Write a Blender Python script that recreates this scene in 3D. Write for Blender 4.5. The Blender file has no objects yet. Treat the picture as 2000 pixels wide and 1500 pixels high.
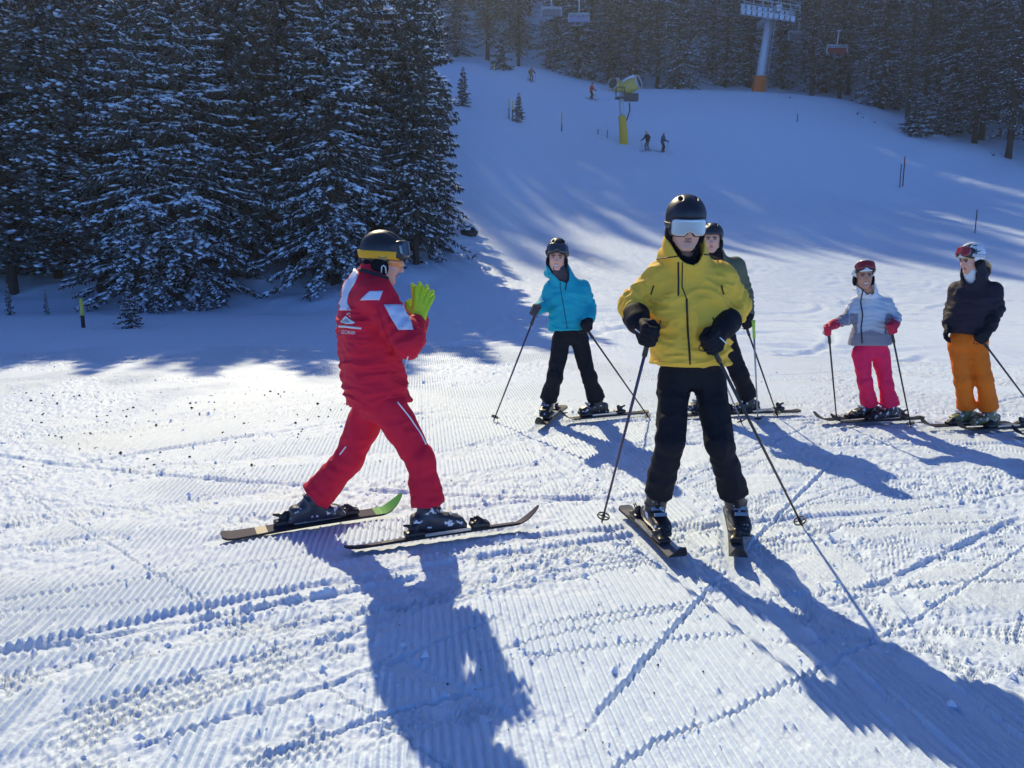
import bpy, math, random
import numpy as np
from mathutils import Vector, Matrix

# ------------------------------------------------------------------ camera, sky, sun, exposure
scene = bpy.context.scene
FPX, PITCH, EYE = 1500.0, math.radians(9.46), 1.52        # focal length (px of a 2000 px wide frame), tilt, eye height
cam_d = bpy.data.cameras.new('camera'); cam = bpy.data.objects.new('camera', cam_d)
scene.collection.objects.link(cam); scene.camera = cam
cam_d.sensor_width = 36; cam_d.lens = FPX / 2000 * 36
cam_d.clip_start = 0.05; cam_d.clip_end = 3000
cam.location = (0, 0, EYE); cam.rotation_euler = (math.pi / 2 - PITCH, 0, 0)

SUN_EL, SUN_AZ = math.radians(36.0), math.radians(-16.0)  # azimuth from +Y, negative is to the left
world = bpy.data.worlds.new('World'); scene.world = world; world.use_nodes = True
nt = world.node_tree; nt.nodes.clear()
sky = nt.nodes.new('ShaderNodeTexSky'); sky.sky_type = 'NISHITA'; sky.sun_disc = False
sky.sun_elevation = SUN_EL; sky.sun_rotation = SUN_AZ
sky.altitude = 3000; sky.air_density = 0.4; sky.dust_density = 0.0; sky.ozone_density = 10.0
bg = nt.nodes.new('ShaderNodeBackground'); bg.inputs['Strength'].default_value = 0.15
out = nt.nodes.new('ShaderNodeOutputWorld')
nt.links.new(sky.outputs[0], bg.inputs[0]); nt.links.new(bg.outputs[0], out.inputs[0])
sun_d = bpy.data.lights.new('sun', 'SUN'); sun = bpy.data.objects.new('sun', sun_d)
scene.collection.objects.link(sun)
sun_d.energy = 2.5; sun_d.angle = math.radians(0.53); sun_d.color = (1.0, 0.85, 0.56)
SUNV = Vector((math.sin(SUN_AZ) * math.cos(SUN_EL), math.cos(SUN_AZ) * math.cos(SUN_EL), math.sin(SUN_EL)))
sun.rotation_euler = SUNV.to_track_quat('Z', 'Y').to_euler(); sun.location = SUNV * 60
scene.view_settings.view_transform = 'Standard'; scene.view_settings.look = 'None'
scene.view_settings.exposure = 1.14; scene.view_settings.gamma = 1.0
scene.view_settings.use_curve_mapping = False
scene.cycles.use_denoising = True
scene.cycles.max_bounces = 8; scene.cycles.diffuse_bounces = 4; scene.cycles.glossy_bounces = 3
scene.cycles.transparent_max_bounces = 6; scene.cycles.volume_bounces = 0
scene.cycles.sample_clamp_indirect = 6.0

# ------------------------------------------------------------------ helpers
COL = scene.collection
CP, SP = math.cos(PITCH), math.sin(PITCH)
def at(px, py, Y):
    """world point at depth Y whose bearing and height angle I read off the photograph"""
    dx, dy = (px - 1000) / FPX, (750 - py) / FPX
    t = Y / (CP + dy * SP)
    return np.array([dx * t, Y, EYE + t * (-SP + dy * CP)])
def zat(py, Y): return at(1000, py, Y)[2]

def mesh_np(name, v, f, mats=(), smooth=True, mat_idx=None):
    """v (n,3) array, f (m,3|4) array or list of arrays -> mesh data"""
    v = np.asarray(v, np.float32); fl = f if isinstance(f, list) else [f]
    fl = [np.asarray(a, np.int32) for a in fl if len(a)]
    me = bpy.data.meshes.new(name)
    me.vertices.add(len(v)); me.vertices.foreach_set('co', v.ravel())
    nl = sum(a.size for a in fl); nf = sum(len(a) for a in fl)
    me.loops.add(nl); me.loops.foreach_set('vertex_index', np.concatenate([a.ravel() for a in fl]))
    tot = np.concatenate([np.full(len(a), a.shape[1], np.int32) for a in fl])
    st = np.concatenate([[0], np.cumsum(tot)[:-1]]).astype(np.int32)
    me.polygons.add(nf); me.polygons.foreach_set('loop_start', st)
    try: me.polygons.foreach_set('loop_total', tot)
    except Exception: pass
    for m in mats: me.materials.append(m)
    if mat_idx is not None: me.polygons.foreach_set('material_index', np.asarray(mat_idx, np.int32))
    me.polygons.foreach_set('use_smooth', np.full(nf, smooth))
    me.update(calc_edges=True); me.validate(verbose=False)
    return me
def link(name, data, parent=None, loc=None, label=None, cat=None, group=None, kind=None):
    o = bpy.data.objects.new(name, data); COL.objects.link(o)
    if parent is not None: o.parent = parent
    if loc is not None: o.location = loc
    if label: o['label'] = label
    if cat: o['category'] = cat
    if group: o['group'] = group
    if kind: o['kind'] = kind
    return o
def base_of(o): return np.array(o.location) if o is not None else np.zeros(3)
def root_base(o):
    b = np.zeros(3)
    while o is not None: b += np.array(o.location); o = o.parent
    return b
def wpart(name, v, f, mat, parent=None, smooth=True, base=None, **kw):
    """mesh given in world coordinates, linked under parent (or top-level with its origin at base)"""
    b = root_base(parent) if parent is not None else (np.zeros(3) if base is None else np.asarray(base, float))
    me = mesh_np(name, np.asarray(v) - b, f, mat if isinstance(mat, (list, tuple)) else [mat], smooth)
    return link(name, me, parent, None if parent is not None else tuple(b), **kw)

class Geo:
    """collects simple shapes into one mesh"""
    def __init__(s): s.v = []; s.q = []; s.t = []; s.n = 0
    def add(s, v, q=None, t=None):
        v = np.asarray(v, float); s.v.append(v)
        if q is not None and len(q): s.q.append(np.asarray(q) + s.n)
        if t is not None and len(t): s.t.append(np.asarray(t) + s.n)
        s.n += len(v)
    def tube(s, pts, r, n=8, cap=True, flat=None):
        pts = np.asarray(pts, float); m = len(pts)
        r = np.broadcast_to(np.asarray(r, float), (m,))
        d = np.gradient(pts, axis=0); d /= np.linalg.norm(d, axis=1)[:, None] + 1e-12
        up = np.array([0, 0, 1.0]) if abs(d[0, 2]) < .9 else np.array([1.0, 0, 0])
        rings = []; a = np.arange(n) * 2 * np.pi / n
        u = np.cross(d[0], up)
        for i in range(m):
            u = u - d[i] * (u @ d[i]); u /= np.linalg.norm(u) + 1e-12
            w = np.cross(d[i], u)
            fy = 1.0 if flat is None else flat
            rings.append(pts[i] + r[i] * (np.cos(a)[:, None] * u + fy * np.sin(a)[:, None] * w))
        v = np.concatenate(rings); i = np.arange(n); j = (i + 1) % n
        q = np.concatenate([np.stack([k * n + i, k * n + j, (k + 1) * n + j, (k + 1) * n + i], 1) for k in range(m - 1)])
        t = None
        if cap:
            v = np.concatenate([v, pts[:1], pts[-1:]]); c0, c1 = m * n, m * n + 1
            t = np.concatenate([np.stack([np.full(n, c0), j, i], 1), np.stack([np.full(n, c1), (m - 1) * n + i, (m - 1) * n + j], 1)])
        s.add(v, q, t); return s
    def box(s, c, h, R=None):
        c = np.asarray(c, float); h = np.asarray(h, float)
        k = np.array([[x, y, z] for x in (-1, 1) for y in (-1, 1) for z in (-1, 1)], float) * h
        if R is not None: k = k @ np.asarray(R).T
        s.add(k + c, [[0, 1, 3, 2], [4, 6, 7, 5], [0, 4, 5, 1], [2, 3, 7, 6], [0, 2, 6, 4], [1, 5, 7, 3]]); return s
    def fl(s):
        return [np.concatenate(a) for a in (s.q, s.t) if a]
    def put(s, name, mat, parent=None, smooth=False, base=None, **kw):
        return wpart(name, np.concatenate(s.v), s.fl(), mat, parent, smooth, base, **kw)
def unit(a): a = np.asarray(a, float); return a / (np.linalg.norm(a) + 1e-12)
def arr(*a): return np.array(a, float)

_rng = np.random.default_rng(5); _T = _rng.random((256, 256))
def vnoise(x, y, seed=0):
    x = x + seed * 37.31; y = y + seed * 91.7
    xi = np.floor(x).astype(np.int64); yi = np.floor(y).astype(np.int64)
    fx, fy = x - xi, y - yi
    fx = fx * fx * (3 - 2 * fx); fy = fy * fy * (3 - 2 * fy)
    a, b, c, d = xi & 255, (xi + 1) & 255, yi & 255, (yi + 1) & 255
    return (_T[a, c] * (1 - fx) + _T[b, c] * fx) * (1 - fy) + (_T[a, d] * (1 - fx) + _T[b, d] * fx) * fy
def fbm(x, y, o=4, seed=0):
    s = 0; a = .5; n = 0
    for i in range(o): s = s + a * vnoise(x * 2 ** i, y * 2 ** i, seed + i); n += a; a *= .5
    return s / n
def sstep(a, b, x): t = np.clip((x - a) / (b - a), 0, 1); return t * t * (3 - 2 * t)

# ------------------------------------------------------------------ materials
def mat(name, col, rough=.6, spec=.3, bump=None, var=0.0, vscale=20, sheen=0, metal=0, coat=0, dist=.01, trans=0):
    m = bpy.data.materials.new(name); m.use_nodes = True; t = m.node_tree; b = t.nodes['Principled BSDF']
    b.inputs['Base Color'].default_value = (*col, 1); b.inputs['Roughness'].default_value = rough
    b.inputs['Specular IOR Level'].default_value = spec; b.inputs['Metallic'].default_value = metal
    if sheen: b.inputs['Sheen Weight'].default_value = sheen
    if coat: b.inputs['Coat Weight'].default_value = coat
    if trans: b.inputs['Subsurface Weight'].default_value = trans; b.inputs['Subsurface Radius'].default_value = (.02, .02, .02)
    tc = t.nodes.new('ShaderNodeTexCoord')
    if var:
        n = t.nodes.new('ShaderNodeTexNoise'); n.inputs['Scale'].default_value = vscale; n.inputs['Detail'].default_value = 5
        t.links.new(tc.outputs['Object'], n.inputs['Vector'])
        mx = t.nodes.new('ShaderNodeMixRGB'); mx.blend_type = 'MIX'
        mx.inputs[1].default_value = (*[c * (1 - var) for c in col], 1); mx.inputs[2].default_value = (*[min(1, c * (1 + var)) for c in col], 1)
        t.links.new(n.outputs[0], mx.inputs[0]); t.links.new(mx.outputs[0], b.inputs['Base Color'])
    if bump:
        sc, st = bump
        n = t.nodes.new('ShaderNodeTexNoise'); n.inputs['Scale'].default_value = sc; n.inputs['Detail'].default_value = 6
        t.links.new(tc.outputs['Object'], n.inputs['Vector'])
        bp = t.nodes.new('ShaderNodeBump'); bp.inputs['Strength'].default_value = st; bp.inputs['Distance'].default_value = dist
        t.links.new(n.outputs[0], bp.inputs['Height']); t.links.new(bp.outputs[0], b.inputs['Normal'])
    return m
# ------------------------------------------------------------------ terrain
# profile columns: bearing px -> (photo row, depth) pairs; the row only fixes how high the hill stands at that depth
FLATL = [(None, 14, 0.0), (None, 18.0, .02), (None, 19.8, .06), (None, 20.8, -.1), (None, 24, .75), (None, 30, 2.4), (None, 45, 8), (None, 70, 17), (None, 100, 28), (None, 120, 37), (None, 185, 104)]
COLS = {
 -1500: FLATL, -600: FLATL, 300: FLATL, 620: FLATL,
 800: [(None, 14, 0), (None, 18, .15), (560, 22, 0), (520, 26, 0), (470, 31, 0), (360, 46, 0), (235, 70, 0), (175, 88, 0), (115, 105, 0)],
 930: [(None, 14, 0), (None, 18, .15), (555, 23, 0), (505, 28, 0), (455, 34, 0), (365, 48, 0), (240, 70, 0), (180, 88, 0), (112, 108, 0)],
 1060: [(None, 14, 0), (None, 18, .1), (570, 22, 0), (525, 30, 0), (465, 40, 0), (400, 51, 0), (285, 71, 0), (195, 88, 0), (128, 106, 0)],
 1200: [(None, 14, 0), (None, 18, .05), (580, 21, 0), (532, 30, 0), (470, 42, 0), (410, 52, 0), (290, 71, 0), (205, 86, 0), (164, 97, 0)],
 1500: [(None, 14, -.1), (None, 20, -.05), (545, 30, 0), (475, 45, 0), (380, 60, 0), (290, 72, 0), (215, 84, 0), (173, 95, 0)],
 1620: [(None, 14, -.15), (None, 20, -.1), (560, 30, 0), (490, 45, 0), (385, 60, 0), (300, 72, 0), (186, 92, 0)],
 1720: [(None, 14, -.18), (None, 20, -.15), (570, 30, 0), (510, 43, 0), (390, 60, 0), (300, 72, 0), (220, 85, 0)],
 1830: [(None, 14, -.2), (None, 20, -.2), (580, 30, 0), (530, 40, 0), (400, 58, 0), (322, 68, 0), (276, 75, 0)],
 2000: [(None, 14, -.25), (None, 20, -.25), (592, 29, 0), (555, 37, 0), (440, 51, 0), (324, 65, 0)],
 2500: [(None, 14, -.3), (None, 20, -.3), (600, 29, 0), (560, 37, 0), (470, 48, 0), (400, 58, 0)],
 3400: [(None, 14, -.3), (None, 20, -.3), (600, 29, 0), (570, 37, 0), (500, 48, 0), (450, 58, 0)],
}
NB, NY = 240, 420
Bg = np.linspace(-1.9, 1.9, NB); Yg = np.geomspace(.8, 420, NY)
def _tab():
    keys = sorted(COLS); prof = []
    for k in keys:
        ys, zs = [0, 9], [0, 0]
        for (py, Y, z) in COLS[k]:
            ys.append(Y); zs.append(z if py is None else zat(py, Y))
        yc, zc = ys[-1], zs[-1]
        if COLS[k] is FLATL: ys += [420]; zs += [zc + 185]
        else: ys += [yc + 8, yc + 20, yc + 85, 420]; zs += [zc + .3, zc + 8, zc + 75, zc + 260]  # rise past the crest made steep on purpose, to shade the open slope
        prof.append(np.interp(Yg, ys, zs))
    prof = np.array(prof); kb = (np.array(keys) - 1000) / FPX / .985
    tab = np.array([np.interp(Bg, kb, prof[:, j]) for j in range(NY)]).T
    def blur(a, s, ax):
        k = np.exp(-.5 * (np.arange(-int(3 * s), int(3 * s) + 1) / s) ** 2); k /= k.sum(); p = len(k) // 2
        a = np.moveaxis(a, ax, 0); a = np.concatenate([a[:1].repeat(p, 0), a, a[-1:].repeat(p, 0)])
        o = sum(k[i] * a[i:i + len(a) - 2 * p] for i in range(len(k))); return np.moveaxis(o, 0, ax)
    return blur(blur(tab, 2.2, 1), 2.0, 0)
TAB = _tab()
def ground(X, Y):
    X = np.asarray(X, float); Y = np.asarray(Y, float)
    Yc = np.maximum(Y, .8); b = np.clip(X / Yc, -1.89, 1.89)
    i = (b + 1.9) / 3.8 * (NB - 1); j = np.log(Yc / .8) / np.log(420 / .8) * (NY - 1)
    i0 = np.clip(i.astype(int), 0, NB - 2); j0 = np.clip(j.astype(int), 0, NY - 2); fi = i - i0; fj = np.clip(j - j0, 0, 1)
    z = (TAB[i0, j0] * (1 - fi) + TAB[i0 + 1, j0] * fi) * (1 - fj) + (TAB[i0, j0 + 1] * (1 - fi) + TAB[i0 + 1, j0 + 1] * fi) * fj
    tilt = -.026 * np.clip(X - 1.2, 0, 5) * sstep(2.5, 5, Y)
    return z + tilt * (1 - sstep(12, 16, Y)) 
def gz(x, y): return float(ground(x, y))
def gpt(px, py, it=30):
    """where the line of sight of a photo pixel meets the ground"""
    Y = 4.0
    lo, hi = 1.0, 400.0
    ys = np.geomspace(1, 400, 900); p = np.array([at(px, py, y) for y in ys])
    below = p[:, 2] <= ground(p[:, 0], p[:, 1])
    k = int(np.argmax(below)) if below.any() else 899
    a, b = ys[max(k - 1, 0)], ys[k]
    for _ in range(30):
        m = (a + b) / 2; q = at(px, py, m)
        if q[2] <= gz(q[0], q[1]): b = m
        else: a = m
    return at(px, py, b)

# --- groomed corduroy, ski tracks and skidded patches of the near piste
RIB = .032; HEAD = math.atan2(820 - 1000, FPX)
rt = random.Random(11)
def curve(p0, p1, bend=0.0, n=16):
    p0, p1 = np.asarray(p0[:2], float), np.asarray(p1[:2], float); t = np.linspace(0, 1, n)[:, None]
    nrm = np.array([-(p1 - p0)[1], (p1 - p0)[0]])
    return p0 * (1 - t) + p1 * t + nrm * bend * 4 * t * (1 - t)
def pix(x0, y0, x1, y1, bend=0): return curve(gpt(x0, y0), gpt(x1, y1), bend)
TRACKS = []   # (curve, kind, width, depth)
for a in [(-60, 1368, 760, 1120, .03), (180, 1490, 1010, 1190, -.03), (-60, 1190, 640, 1085, .02), (900, 1290, 1380, 1180, .02),
          (420, 1520, 1000, 1330, .03), (980, 1290, 1480, 1240, .02), (1180, 1520, 1390, 1410, .05), (-40, 1010, 560, 880, .03),
          (1040, 1120, 1280, 1090, .0), (1000, 1075, 1260, 1062, .0), (1480, 1260, 2060, 1190, -.02), (1600, 1180, 1920, 1130, .03),
          (1560, 1220, 2080, 1330, .02), (1640, 1040, 2060, 1130, .02), (1500, 1030, 1790, 920, .06), (900, 890, 1400, 860, .02)]:
    TRACKS.append((pix(*a), 'edge', rt.uniform(.005, .009), rt.uniform(.005, .008)))
for a in [(1030, 850, 1990, 1600, .02), (1170, 870, 2120, 1560, .02), (1600, 1010, 1850, 1270, .03), (0, 930, 900, 800, .03), (1690, 880, 2080, 760, .02),
          (700, 1260, 1010, 1420, .02), (1020, 850, 1250, 1010, -.02), (1350, 960, 1700, 1080, .03), (1490, 870, 2050, 1010, -.03)]:
    TRACKS.append((pix(*a), 'ski', rt.uniform(.07, .10), rt.uniform(.006, .010)))
for a in [(60, 1470, 760, 1230, .02, .20), (-60, 1360, 560, 1215, .03, .13), (480, 1260, 1040, 1100, .0, .16), (900, 1110, 1180, 1075, .0, .26),
          (-40, 1085, 640, 1010, .02, .10), (1540, 960, 2080, 930, .0, .5), (1640, 1090, 2080, 1040, .0, .34), (1500, 1180, 2080, 1230, .02, .24),
          (1560, 850, 2080, 880, .0, .35), (430, 1500, 1000, 1360, .0, .16), (1320, 960, 1560, 860, 0, .3), (1650, 1230, 2080, 1350, .02, .2),
          (1080, 985, 1260, 900, .0, .28), (-80, 1560, 330, 1430, 0, .22), (700, 960, 1100, 900, 0, .2), (1380, 1120, 1560, 1060, 0, .22)]:
    TRACKS.append((pix(*a[:5]), 'skid', a[5], .014))
for i in range(84):                                             # further passes across the piste
    y = rt.uniform(3.0, 12.5); x = rt.uniform(-.75, .8) * y; L = rt.uniform(.8, 3.6); an = rt.gauss(.25, .36) + (math.pi if rt.random() < .15 else 0)
    p0 = (x - L * math.cos(an), y - L * math.sin(an)); p1 = (x + L * math.cos(an), y + L * math.sin(an))
    k = rt.choice(['edge', 'edge', 'edge', 'edge', 'skid', 'ski'])
    TRACKS.append((curve(p0, p1, rt.uniform(-.08, .08)), k, {'edge': rt.uniform(.004, .008), 'ski': rt.uniform(.06, .1), 'skid': rt.uniform(.08, .24)}[k], rt.uniform(.005, .012)))

def _ft(px, Y): p = at(px, 800, Y); return p[0]
SKIS = {'yelR': ((.675, 4.42), (.835, 3.56)), 'yelL': ((1.31, 4.42), (1.11, 3.56)), 'insL': ((-1.56, 3.93), (-.66, 4.42)), 'insR': ((-.86, 3.76), (.15, 4.20))}
for _k, _px, _Y, _t, _e in (('teaR', 1069, 7.10, (.18, 7.55), (-.10, 6.62)), ('teaL', 1167, 7.12, (.50, 7.30), (-.36, 6.93)), ('oliL', 1463, 7.40, (.55, 7.55), (-.35, 7.30)), ('oliR', 1372, 7.38, (.50, 7.45), (-.40, 7.12)),
        ('pinR', 1697, 7.28, (.42, 7.50), (-.60, 7.10)), ('pinL', 1739, 7.20, (.40, 7.36), (-.64, 7.02)), ('oraR', 1889, 7.12, (.45, 7.20), (-.52, 6.96)), ('oraL', 1933, 7.03, (.55, 7.12), (-.40, 6.84))):
    _x = _ft(_px, _Y); SKIS[_k] = ((_x + _t[0], _t[1]), (_x + _e[0], _e[1]))
def near_height(X, Y):
    h = ground(X, Y)
    wob = .02 * (vnoise(X * .7, Y * .7, 3) - .5)
    s = X * math.cos(HEAD) - Y * math.sin(HEAD) + wob + .003 * vnoise(X * 9, Y * 3, 8)
    q = s / RIB; tri = np.abs(q - np.floor(q) - .5) * 2
    ribs = .5 - .5 * np.cos(np.pi * tri); ribs = ribs ** .8
    # the groomer's passes meet along shallow seams
    rowstep = .012 * (vnoise(np.floor(s / 1.15) * 1.7, Y * .15, 4) - .5)
    mask = np.ones_like(X); extra = np.zeros_like(X); skid = np.zeros_like(X); skv = np.zeros_like(X)
    jag = (vnoise(X * 26, Y * 26, 6) - .5); jag2 = vnoise(X * 60, Y * 60, 7) - .5
    for (c, kind, w, dp) in TRACKS:
        m = 4 * w + .15
        sel = (X > c[:, 0].min() - m) & (X < c[:, 0].max() + m) & (Y > c[:, 1].min() - m) & (Y < c[:, 1].max() + m)
        if not sel.any(): continue
        x, y = X[sel], Y[sel]; best = np.full(x.shape, 9.0); side = np.zeros(x.shape); par = np.zeros(x.shape)
        n = len(c) - 1
        for k in range(n):
            a, b = c[k], c[k + 1]; d = b - a; L2 = d @ d
            t = np.clip(((x - a[0]) * d[0] + (y - a[1]) * d[1]) / L2, 0, 1)
            ex, ey = x - a[0] - t * d[0], y - a[1] - t * d[1]; dd = np.sqrt(ex * ex + ey * ey)
            u = dd < best; best[u] = dd[u]; side[u] = np.sign(d[0] * ey - d[1] * ex)[u]; par[u] = ((k + t) / n)[u]
        fade = sstep(0, .12, par) * sstep(0, .12, 1 - par)
        r = side * best
        if kind == 'edge':
            jj = jag[sel] * .016 + jag2[sel] * .008
            g = np.exp(-((r + jj) / w) ** 2) * fade; bm = np.exp(-((r + jj - 1.9 * w) / w) ** 2) * fade
            extra[sel] += -dp * g + dp * .95 * bm * (.5 + 1.3 * vnoise(x * 34, y * 34, 9)); mask[sel] *= 1 - .8 * np.clip(g + .6 * bm, 0, 1)
        elif kind == 'ski':
            g = (1 - sstep(w * .42, w * .62, best + .012 * jag[sel])) * fade
            bm = np.exp(-((best - w * .62) / .018) ** 2) * fade
            extra[sel] += -dp * g + dp * .8 * bm * (vnoise(x * 22, y * 22, 2) > .45); mask[sel] *= 1 - .92 * g
        else:
            g = (1 - sstep(w * .45, w * .75, best + .05 * jag[sel])) * fade * sstep(.3, .5, vnoise(x * 3.1, y * 3.1, 12) + .25)
            skid[sel] = np.maximum(skid[sel], g); skv[sel] = np.where(g > .02, r, skv[sel])
            bm = np.exp(-((r - w * .62) / .03) ** 2) * fade
            extra[sel] += .003 * bm * vnoise(x * 18, y * 18, 14)
    for (t_, e_) in SKIS.values():
        t_, e_ = np.array(t_), np.array(e_); sel = (X > min(t_[0], e_[0]) - .3) & (X < max(t_[0], e_[0]) + .3) & (Y > min(t_[1], e_[1]) - .3) & (Y < max(t_[1], e_[1]) + .3)
        if not sel.any(): continue
        x, y = X[sel], Y[sel]; d = e_ - t_; tt = np.clip(((x - t_[0]) * d[0] + (y - t_[1]) * d[1]) / (d @ d), -.02, 1.02); dd = np.hypot(x - t_[0] - tt * d[0], y - t_[1] - tt * d[1])
        g = 1 - sstep(.05, .085, dd + .02 * jag[sel]); mask[sel] *= 1 - g; skid[sel] *= 1 - g; extra[sel] = extra[sel] * (1 - g) - .004 * g + .008 * np.exp(-((dd - .095) / .02) ** 2) * vnoise(x * 25, y * 25, 33)
    # churned zones, mostly on the right where the group came through
    churn = sstep(.52, .72, fbm(X * .8 + 3, Y * .8, 3, 21) + .10 * sstep(.5, 4, X) + .05 * sstep(5, 9, Y))
    tex = sstep(.25, .7, fbm(X * 2.2, Y * 2.2, 3, 31))
    chip = 1 - .6 * sstep(.60, .80, vnoise(X * 30, Y * 9, 17)) * tex
    amp = RIB * .66 * mask * chip * (1 - .9 * skid) * (1 - .85 * churn) * (.7 + .5 * fbm(X * 1.2, Y * 1.2, 2, 41))
    fadeg = 1 - sstep(6.5, 10.5, np.hypot(X, Y))
    zz = (skv + .5 * RIB * (tri - .5) * 2 + .05 * fbm(X * 7, Y * 7, 2, 5)) / .046
    zig = np.abs(zz - np.floor(zz) - .5) * 2; zig = zig ** 1.5
    fine = fbm(X * 30, Y * 22, 3, 51) - .5
    h = h + rowstep * .5 + .05 * (fbm(X * .5, Y * .5, 3, 61) - .5) * sstep(1.5, 3, Y)
    h = h + amp * ribs * fadeg + extra + skid * (.017 * (zig - .4) * sstep(.2, .8, vnoise(X * 12, Y * 12, 19)) + .016 * fine)
    h = h + churn * (.026 * fine + .014 * (fbm(X * 9, Y * 7, 2, 71) - .5)) + .004 * fine * (1 - churn) + .0022 * jag2
    return h

def snow_mat(name, ribs):
    m = bpy.data.materials.new(name); m.use_nodes = True; t = m.node_tree; b = t.nodes['Principled BSDF']; N = t.nodes; L = t.links
    tc = N.new('ShaderNodeTexCoord')
    def noise(sc, det=4, vec=None, rough=.5):
        n = N.new('ShaderNodeTexNoise'); n.inputs['Scale'].default_value = sc; n.inputs['Detail'].default_value = det; n.inputs['Roughness'].default_value = rough
        L.new(vec or tc.outputs['Object'], n.inputs['Vector']); return n.outputs[0]
    mx = N.new('ShaderNodeMixRGB'); mx.inputs[1].default_value = (.68, .80, .935, 1); mx.inputs[2].default_value = (.72, .825, .945, 1)
    L.new(noise(1.3, 6), mx.inputs[0]); L.new(mx.outputs[0], b.inputs['Base Color'])
    b.inputs['Roughness'].default_value = .55; b.inputs['Specular IOR Level'].default_value = .12
    def math_(op, a, c=None, v=None):
        n = N.new('ShaderNodeMath'); n.operation = op
        for i, q in enumerate((a, c)):
            if q is None: continue
            if isinstance(q, (int, float)): n.inputs[i].default_value = q
            else: L.new(q, n.inputs[i])
        return n.outputs[0]
    def mrange(x, a, c, d=0., e=1.):
        n = N.new('ShaderNodeMapRange'); n.interpolation_type = 'SMOOTHSTEP'
        for i, q in enumerate((a, c, d, e)): n.inputs[i + 1].default_value = q
        L.new(x, n.inputs[0]); return n.outputs[0]
    hgt = math_('ADD', math_('MULTIPLY', noise(55, 5, None, .6), .006), math_('MULTIPLY', noise(330, 2), .0012))
    sep = N.new('ShaderNodeSeparateXYZ'); L.new(tc.outputs['Object'], sep.inputs[0])
    if ribs:
        # corduroy too fine for the mesh further up the piste
        s = math_('ADD', math_('MULTIPLY', sep.outputs[0], math.cos(HEAD)), math_('MULTIPLY', sep.outputs[1], -math.sin(HEAD)))
        sv = math_('SINE', math_('MULTIPLY', s, 2 * math.pi / RIB))
        dist = N.new('ShaderNodeVectorMath'); dist.operation = 'LENGTH'; L.new(tc.outputs['Object'], dist.inputs[0])
        far = math_('MULTIPLY', mrange(dist.outputs[1], 6.5, 10.5), mrange(dist.outputs[1], 15, 24, 1, 0))
        patch = mrange(noise(.55, 4), .42, .58)
        hgt = math_('ADD', hgt, math_('MULTIPLY', math_('MULTIPLY', sv, .006), math_('MULTIPLY', far, patch)))
    # long soft brushings and old turns on the slope
    mp = N.new('ShaderNodeMapping'); mp.inputs['Scale'].default_value = (.55, .16, .3); mp.inputs['Rotation'].default_value = (0, 0, .35); L.new(tc.outputs['Object'], mp.inputs[0])
    hgt = math_('ADD', hgt, math_('MULTIPLY', noise(6, 5, mp.outputs[0], .6), .05 if not ribs else .012))
    bp = N.new('ShaderNodeBump'); bp.inputs['Strength'].default_value = .85; bp.inputs['Distance'].default_value = 1.0
    L.new(hgt, bp.inputs['Height']); L.new(bp.outputs[0], b.inputs['Normal'])
    return m
M_SNOW = snow_mat('groomed snow', True); M_SNOWF = snow_mat('slope snow', False)

def polar(nc, core, bmax, y0, y1, nr):
    inner = np.linspace(-.78, .78, core); k = (nc - core) // 2
    side = .78 + (bmax - .78) * np.linspace(0, 1, k + 1)[1:] ** 1.3
    b = np.concatenate([-side[::-1], inner, side]); y = np.geomspace(y0, y1, nr)
    B, Yv = np.meshgrid(b, y); return B * Yv, Yv, len(b)
def sheet(name, X, Y, Z, nc, m, **kw):
    nr = X.shape[0]; i = np.arange(nc - 1); r = np.arange(nr - 1)
    a = (r[:, None] * nc + i[None, :]).ravel()
    return wpart(name, np.stack([X.ravel(), Y.ravel(), Z.ravel()], 1), np.stack([a, a + 1, a + 1 + nc, a + nc], 1), m, kind='structure', **kw)
NEAR_Y1 = 13.0
X, Y, nc = polar(1110, 1010, 1.3, 1.25, NEAR_Y1, 600)
Z = near_height(X.ravel(), Y.ravel()).reshape(X.shape)
sheet('groomed_piste', X, Y, Z, nc, M_SNOW)

# --- hillside sheet: from just under the near piste up past the crest; old turns cut into it
SLOPE_ARCS = []
ra = random.Random(4)
for i in range(120):
    px, py = ra.uniform(1080, 1990), ra.uniform(455, 690)
    if py < 470 + .1 * (px - 1100) * .8: py += 60
    g = gpt(px, py); L = ra.uniform(2.5, 7); an = ra.choice([ra.uniform(.2, .9), ra.uniform(2.2, 2.9), ra.uniform(-.2, .25)])
    SLOPE_ARCS.append((curve((g[0] - L * math.cos(an), g[1] - L * math.sin(an)), (g[0] + L * math.cos(an), g[1] + L * math.sin(an)), ra.uniform(-.3, .3), 14), ra.uniform(.07, .12), ra.uniform(.018, .040)))
for i in range(24):
    px, py = ra.uniform(930, 1900), ra.uniform(330, 460); g = gpt(px, py)
    SLOPE_ARCS.append((curve((g[0] - 3.5, g[1] + 9), (g[0] + 3.5, g[1] - 9), ra.uniform(-.12, .12), 14), ra.uniform(.12, .22), ra.uniform(.04, .07)))
for a in [(885, 330, 985, 480, -.1, .25, .14), (985, 480, 840, 640, -.22, .3, .16), (900, 350, 1010, 500, -.1, .12, .06), (930, 370, 1100, 560, -.2, .2, .08)]:
    SLOPE_ARCS.append((curve(gpt(a[0], a[1]), gpt(a[2], a[3]), a[4], 24), a[5], a[6]))
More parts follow.
